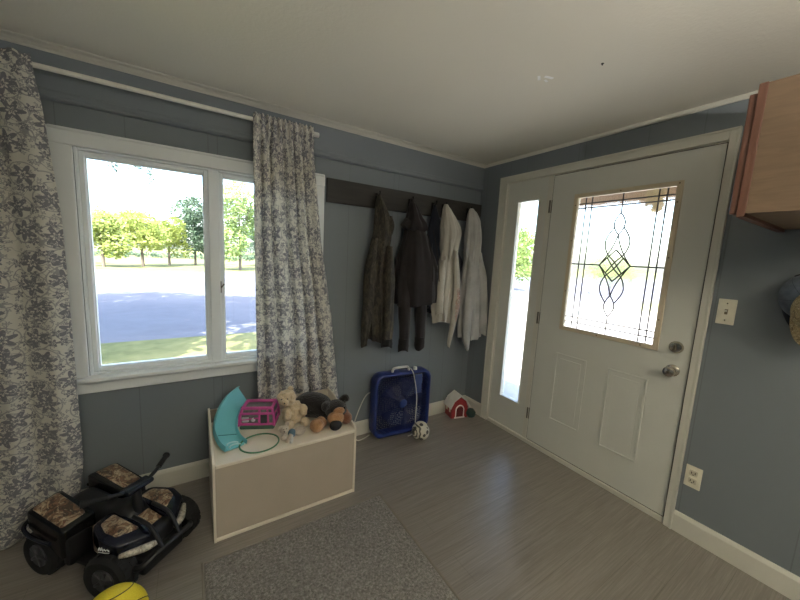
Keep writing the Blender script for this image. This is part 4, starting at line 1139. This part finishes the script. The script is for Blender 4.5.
m_leafy = None
def leaf_mat(name, a, b):
    t = NT(name); v = t.coord(); n = t.noise(v, 1.2, 3)
    col = t.ramp(n.outputs['Fac'], [(.3, a), (.7, b)])
    t.set(col, .6, spec=.2)
    tr = t.n('ShaderNodeBsdfTranslucent'); t.l(col, tr.inputs['Color'])
    m_ = t.n('ShaderNodeMixShader'); m_.inputs[0].default_value = .45
    t.l(t.b.outputs[0], m_.inputs[1]); t.l(tr.outputs[0], m_.inputs[2]); t.l(m_.outputs[0], t.out.inputs['Surface']); return t.m
m_leaf1 = leaf_mat('yellow_green_leaves', srgb(124, 138, 70), srgb(160, 170, 100))
m_leaf2 = leaf_mat('dark_blue_green_leaves', srgb(70, 90, 72), srgb(100, 120, 98))
m_leaf3 = leaf_mat('mid_green_leaves', srgb(112, 134, 76), srgb(150, 168, 104))
m_bark = wood_mat('tree_bark', srgb(70, 62, 56), srgb(104, 94, 84), (6, 6, 1), .9)

def crown_mesh(mb, c, rx, rz, n, leaf, seed, blobs=9):
    rnd = random.Random(seed)
    B = [Vector((0, 0, 0))]
    for _ in range(blobs):
        a = rnd.uniform(0, 6.28); h = rnd.uniform(-.55, .65); r = rnd.uniform(.35, .65)*sqrt(max(.1, 1-h*h))
        B.append(Vector((cos(a)*r*rx, sin(a)*r*rx, h*rz)))
    for _ in range(n):
        b = rnd.choice(B); d = Vector((rnd.gauss(0, 1), rnd.gauss(0, 1), rnd.gauss(0, 1))).normalized()
        k = rnd.uniform(.35, 1)**.5
        p = Vector(c) + b + Vector((d.x*rx*.5*k, d.y*rx*.5*k, d.z*rz*.45*k))
        u = Vector((rnd.gauss(0, 1), rnd.gauss(0, 1), rnd.gauss(0, .6))).normalized(); w_ = u.orthogonal().normalized()
        s = leaf*rnd.uniform(.6, 1.3)
        mb.quad(p-u*s, p-w_*s*.55, p+u*s, p+w_*s*.55)
    return mb
def tree(loc, h, rx, rz, cz_, mat, n, leaf, seed, label, tr=.12):
    e = empty('tree', loc, seed*1.3, label, 'tree', 'trees outside the window')
    t = MB(); t.tube(catmull([(0, 0, 0), (.03, .02, cz_*.5), (-.03, 0, cz_), (0, 0, cz_+rz*.5)], 4), lambda u: tr*(1-.65*u), 10)
    for k in range(5):
        a = 2*pi*k/5+seed; t.tube([(0, 0, cz_*.75), (cos(a)*rx*.35, sin(a)*rx*.35, cz_+rz*.1), (cos(a)*rx*.6, sin(a)*rx*.6, cz_+rz*.35)], lambda u: tr*.4*(1-.7*u), 6)
    t.build('trunk', m_bark, e, True)
    crown_mesh(MB(), (0, 0, cz_+.1), rx, rz, n, leaf, seed).build('foliage', mat, e, fix=False)
    return e
tree((-7.9, 31, GZ), 5, 2.0, 1.9, 2.4, m_leaf1, 3000, .14, 1, 'yellow green tree nearest the left edge of the big window pane')
tree((-5.7, 33, GZ), 5, 2.3, 2.0, 2.5, m_leaf1, 3400, .14, 2, 'broad yellow green tree second from the left in the big window pane')
tree((-4.0, 36, GZ), 5, 2.0, 1.9, 2.4, m_leaf1, 3000, .14, 3, 'yellow green tree just left of the dark blue green tree across the road')
tree((-1.9, 37, GZ), 8, 1.9, 3.2, 3.9, m_leaf2, 3600, .15, 4, 'tall dark blue green tree at the right of the big window pane')
tree((1.4, 30, GZ), 9, 2.6, 3.6, 4.2, m_leaf3, 5200, .15, 5, 'tall light green tree seen through the narrow window pane')
tree((4.5, 39, GZ), 7, 2.4, 2.6, 3.0, m_leaf2, 3000, .16, 6, 'dark green tree behind the tall light green one in the narrow pane')
tree((-11.5, 35, GZ), 6, 2.5, 2.2, 2.6, m_leaf1, 3000, .15, 7, 'yellow green tree half hidden by the left window frame')
# trees seen through the sidelight
tree((17, 13.2, GZ), 6, 1.7, 1.9, 2.3, m_leaf3, 2600, .12, 8, 'light green tree seen through the tall narrow glass beside the door')
tree((22, 9.0, GZ), 5, 1.6, 1.6, 2.0, m_leaf3, 1800, .12, 9, 'pale green tree faintly visible through the leaded door glass')
# big yard tree whose shade falls over the road
tree((-6.2, 4.6, GZ), 10, 4.8, 2.6, 7.2, m_leaf3, 8000, .25, 10, 'large yard tree shading the road, twig tips at the top of the window', .22)
tree((-1.2, 2.7, GZ), 8, 3.0, 1.1, 5.8, m_leaf3, 1500, .2, 12, 'thin young yard tree whose leaves dapple the lawn just outside the window', .08)
# shrub line under the far trees
yt = [o for o in bpy.data.objects if o.name.startswith('tree') and o.get('label', '').startswith('large yard tree')][0]
rnd_ = random.Random(77); t = MB(); Mi = Matrix.Rotation(-10*1.3, 4, 'Z') @ Matrix.Translation((6.2, -4.6, -GZ))
for (P) in ([(-6.2, 4.6, 5.2), (-4.4, 4.3, 4.3), (-3.4, 4.05, 3.0), (-3.10, 4.0, 2.40)], [(-6.2, 4.6, 5.6), (-4.0, 4.3, 4.6), (-3.0, 4.05, 3.1), (-2.70, 4.0, 2.38)], [(-4.0, 4.3, 4.6), (-3.1, 4.1, 3.3), (-2.84, 4.0, 2.45)]):
    Q = [Mi @ v for v in catmull(P, 6)]
    t.tube(Q, lambda u: .03*(1-u)+.004, 6)
    for i in range(34):
        p = Q[-1] + (Q[-4]-Q[-1])*rnd_.random() + Vector((rnd_.gauss(0, .05), rnd_.gauss(0, .05), rnd_.gauss(0, .05)))
        u = Vector((rnd_.gauss(0, 1), rnd_.gauss(0, 1), rnd_.gauss(0, 1))).normalized()*.035; w_ = u.orthogonal()*.45
        t.quad(p-u, p-w_, p+u, p+w_)
t.build('branch', m_leaf2, yt, fix=False)
def hedge(loc, w_, label, seed, mat):
    rnd = random.Random(seed); mb = MB()
    for i in range(int(w_*1.2)):
        crown_mesh(mb, (i/1.2-w_/2, rnd.uniform(-.5, .5), .35), .8, .6, 160, .11, seed*50+i, 4)
    o = mb.build('shrub_row', mat, None, fix=False); o.location = loc
    tag(o, label, 'shrub', kind='stuff')
hedge((-4, 56, GZ), 26, 'low dark green shrub row along the far side of the lawn', 3, m_leaf2)

# ------------------------------------------------------------------ light
world = bpy.data.worlds.new('sky'); SC.world = world; world.use_nodes = True
nt = world.node_tree; bg = nt.nodes['Background']
sky = nt.nodes.new('ShaderNodeTexSky'); sky.sky_type = 'NISHITA'; sky.sun_disc = False
sun_dir = Vector((.30, .58, -1)).normalized()             # direction the sunlight travels
sky.sun_elevation = math.asin(-sun_dir.z); sky.sun_rotation = atan2(-sun_dir.x, -sun_dir.y)
sky.air_density = 1; sky.dust_density = 3; sky.ozone_density = 1
nt.links.new(sky.outputs[0], bg.inputs['Color']); bg.inputs['Strength'].default_value = .72
S = bpy.data.lights.new('sun', 'SUN'); S.energy = 12; S.angle = radians(.6); S.color = (1, .95, .86)
so = bpy.data.objects.new('sun', S); COL.objects.link(so); so.rotation_euler = sun_dir.to_track_quat('-Z', 'Y').to_euler(); so.location = (-10, -12, 20)

def portal(name, loc, rot, sx, sy):
    P = bpy.data.lights.new(name, 'AREA'); P.shape = 'RECTANGLE'; P.size = sx; P.size_y = sy; P.cycles.is_portal = True
    o = bpy.data.objects.new(name, P); COL.objects.link(o); o.location = loc; o.rotation_euler = rot
portal('window_portal', (-2.12, .14, 1.3), (-pi/2, 0, 0), 1.2, 1.2)
portal('door_portal', (.14, -.97, 1.05), (0, pi/2, 0), 2.1, 1.4)

SC.view_settings.view_transform = 'Standard'; SC.view_settings.look = 'None'; SC.view_settings.gamma = 1
SC.view_settings.exposure = 1.3; SC.view_settings.use_curve_mapping = False
SC.cycles.max_bounces = 10; SC.cycles.diffuse_bounces = 6; SC.cycles.transparent_max_bounces = 12
SC.cycles.sample_clamp_indirect = 6
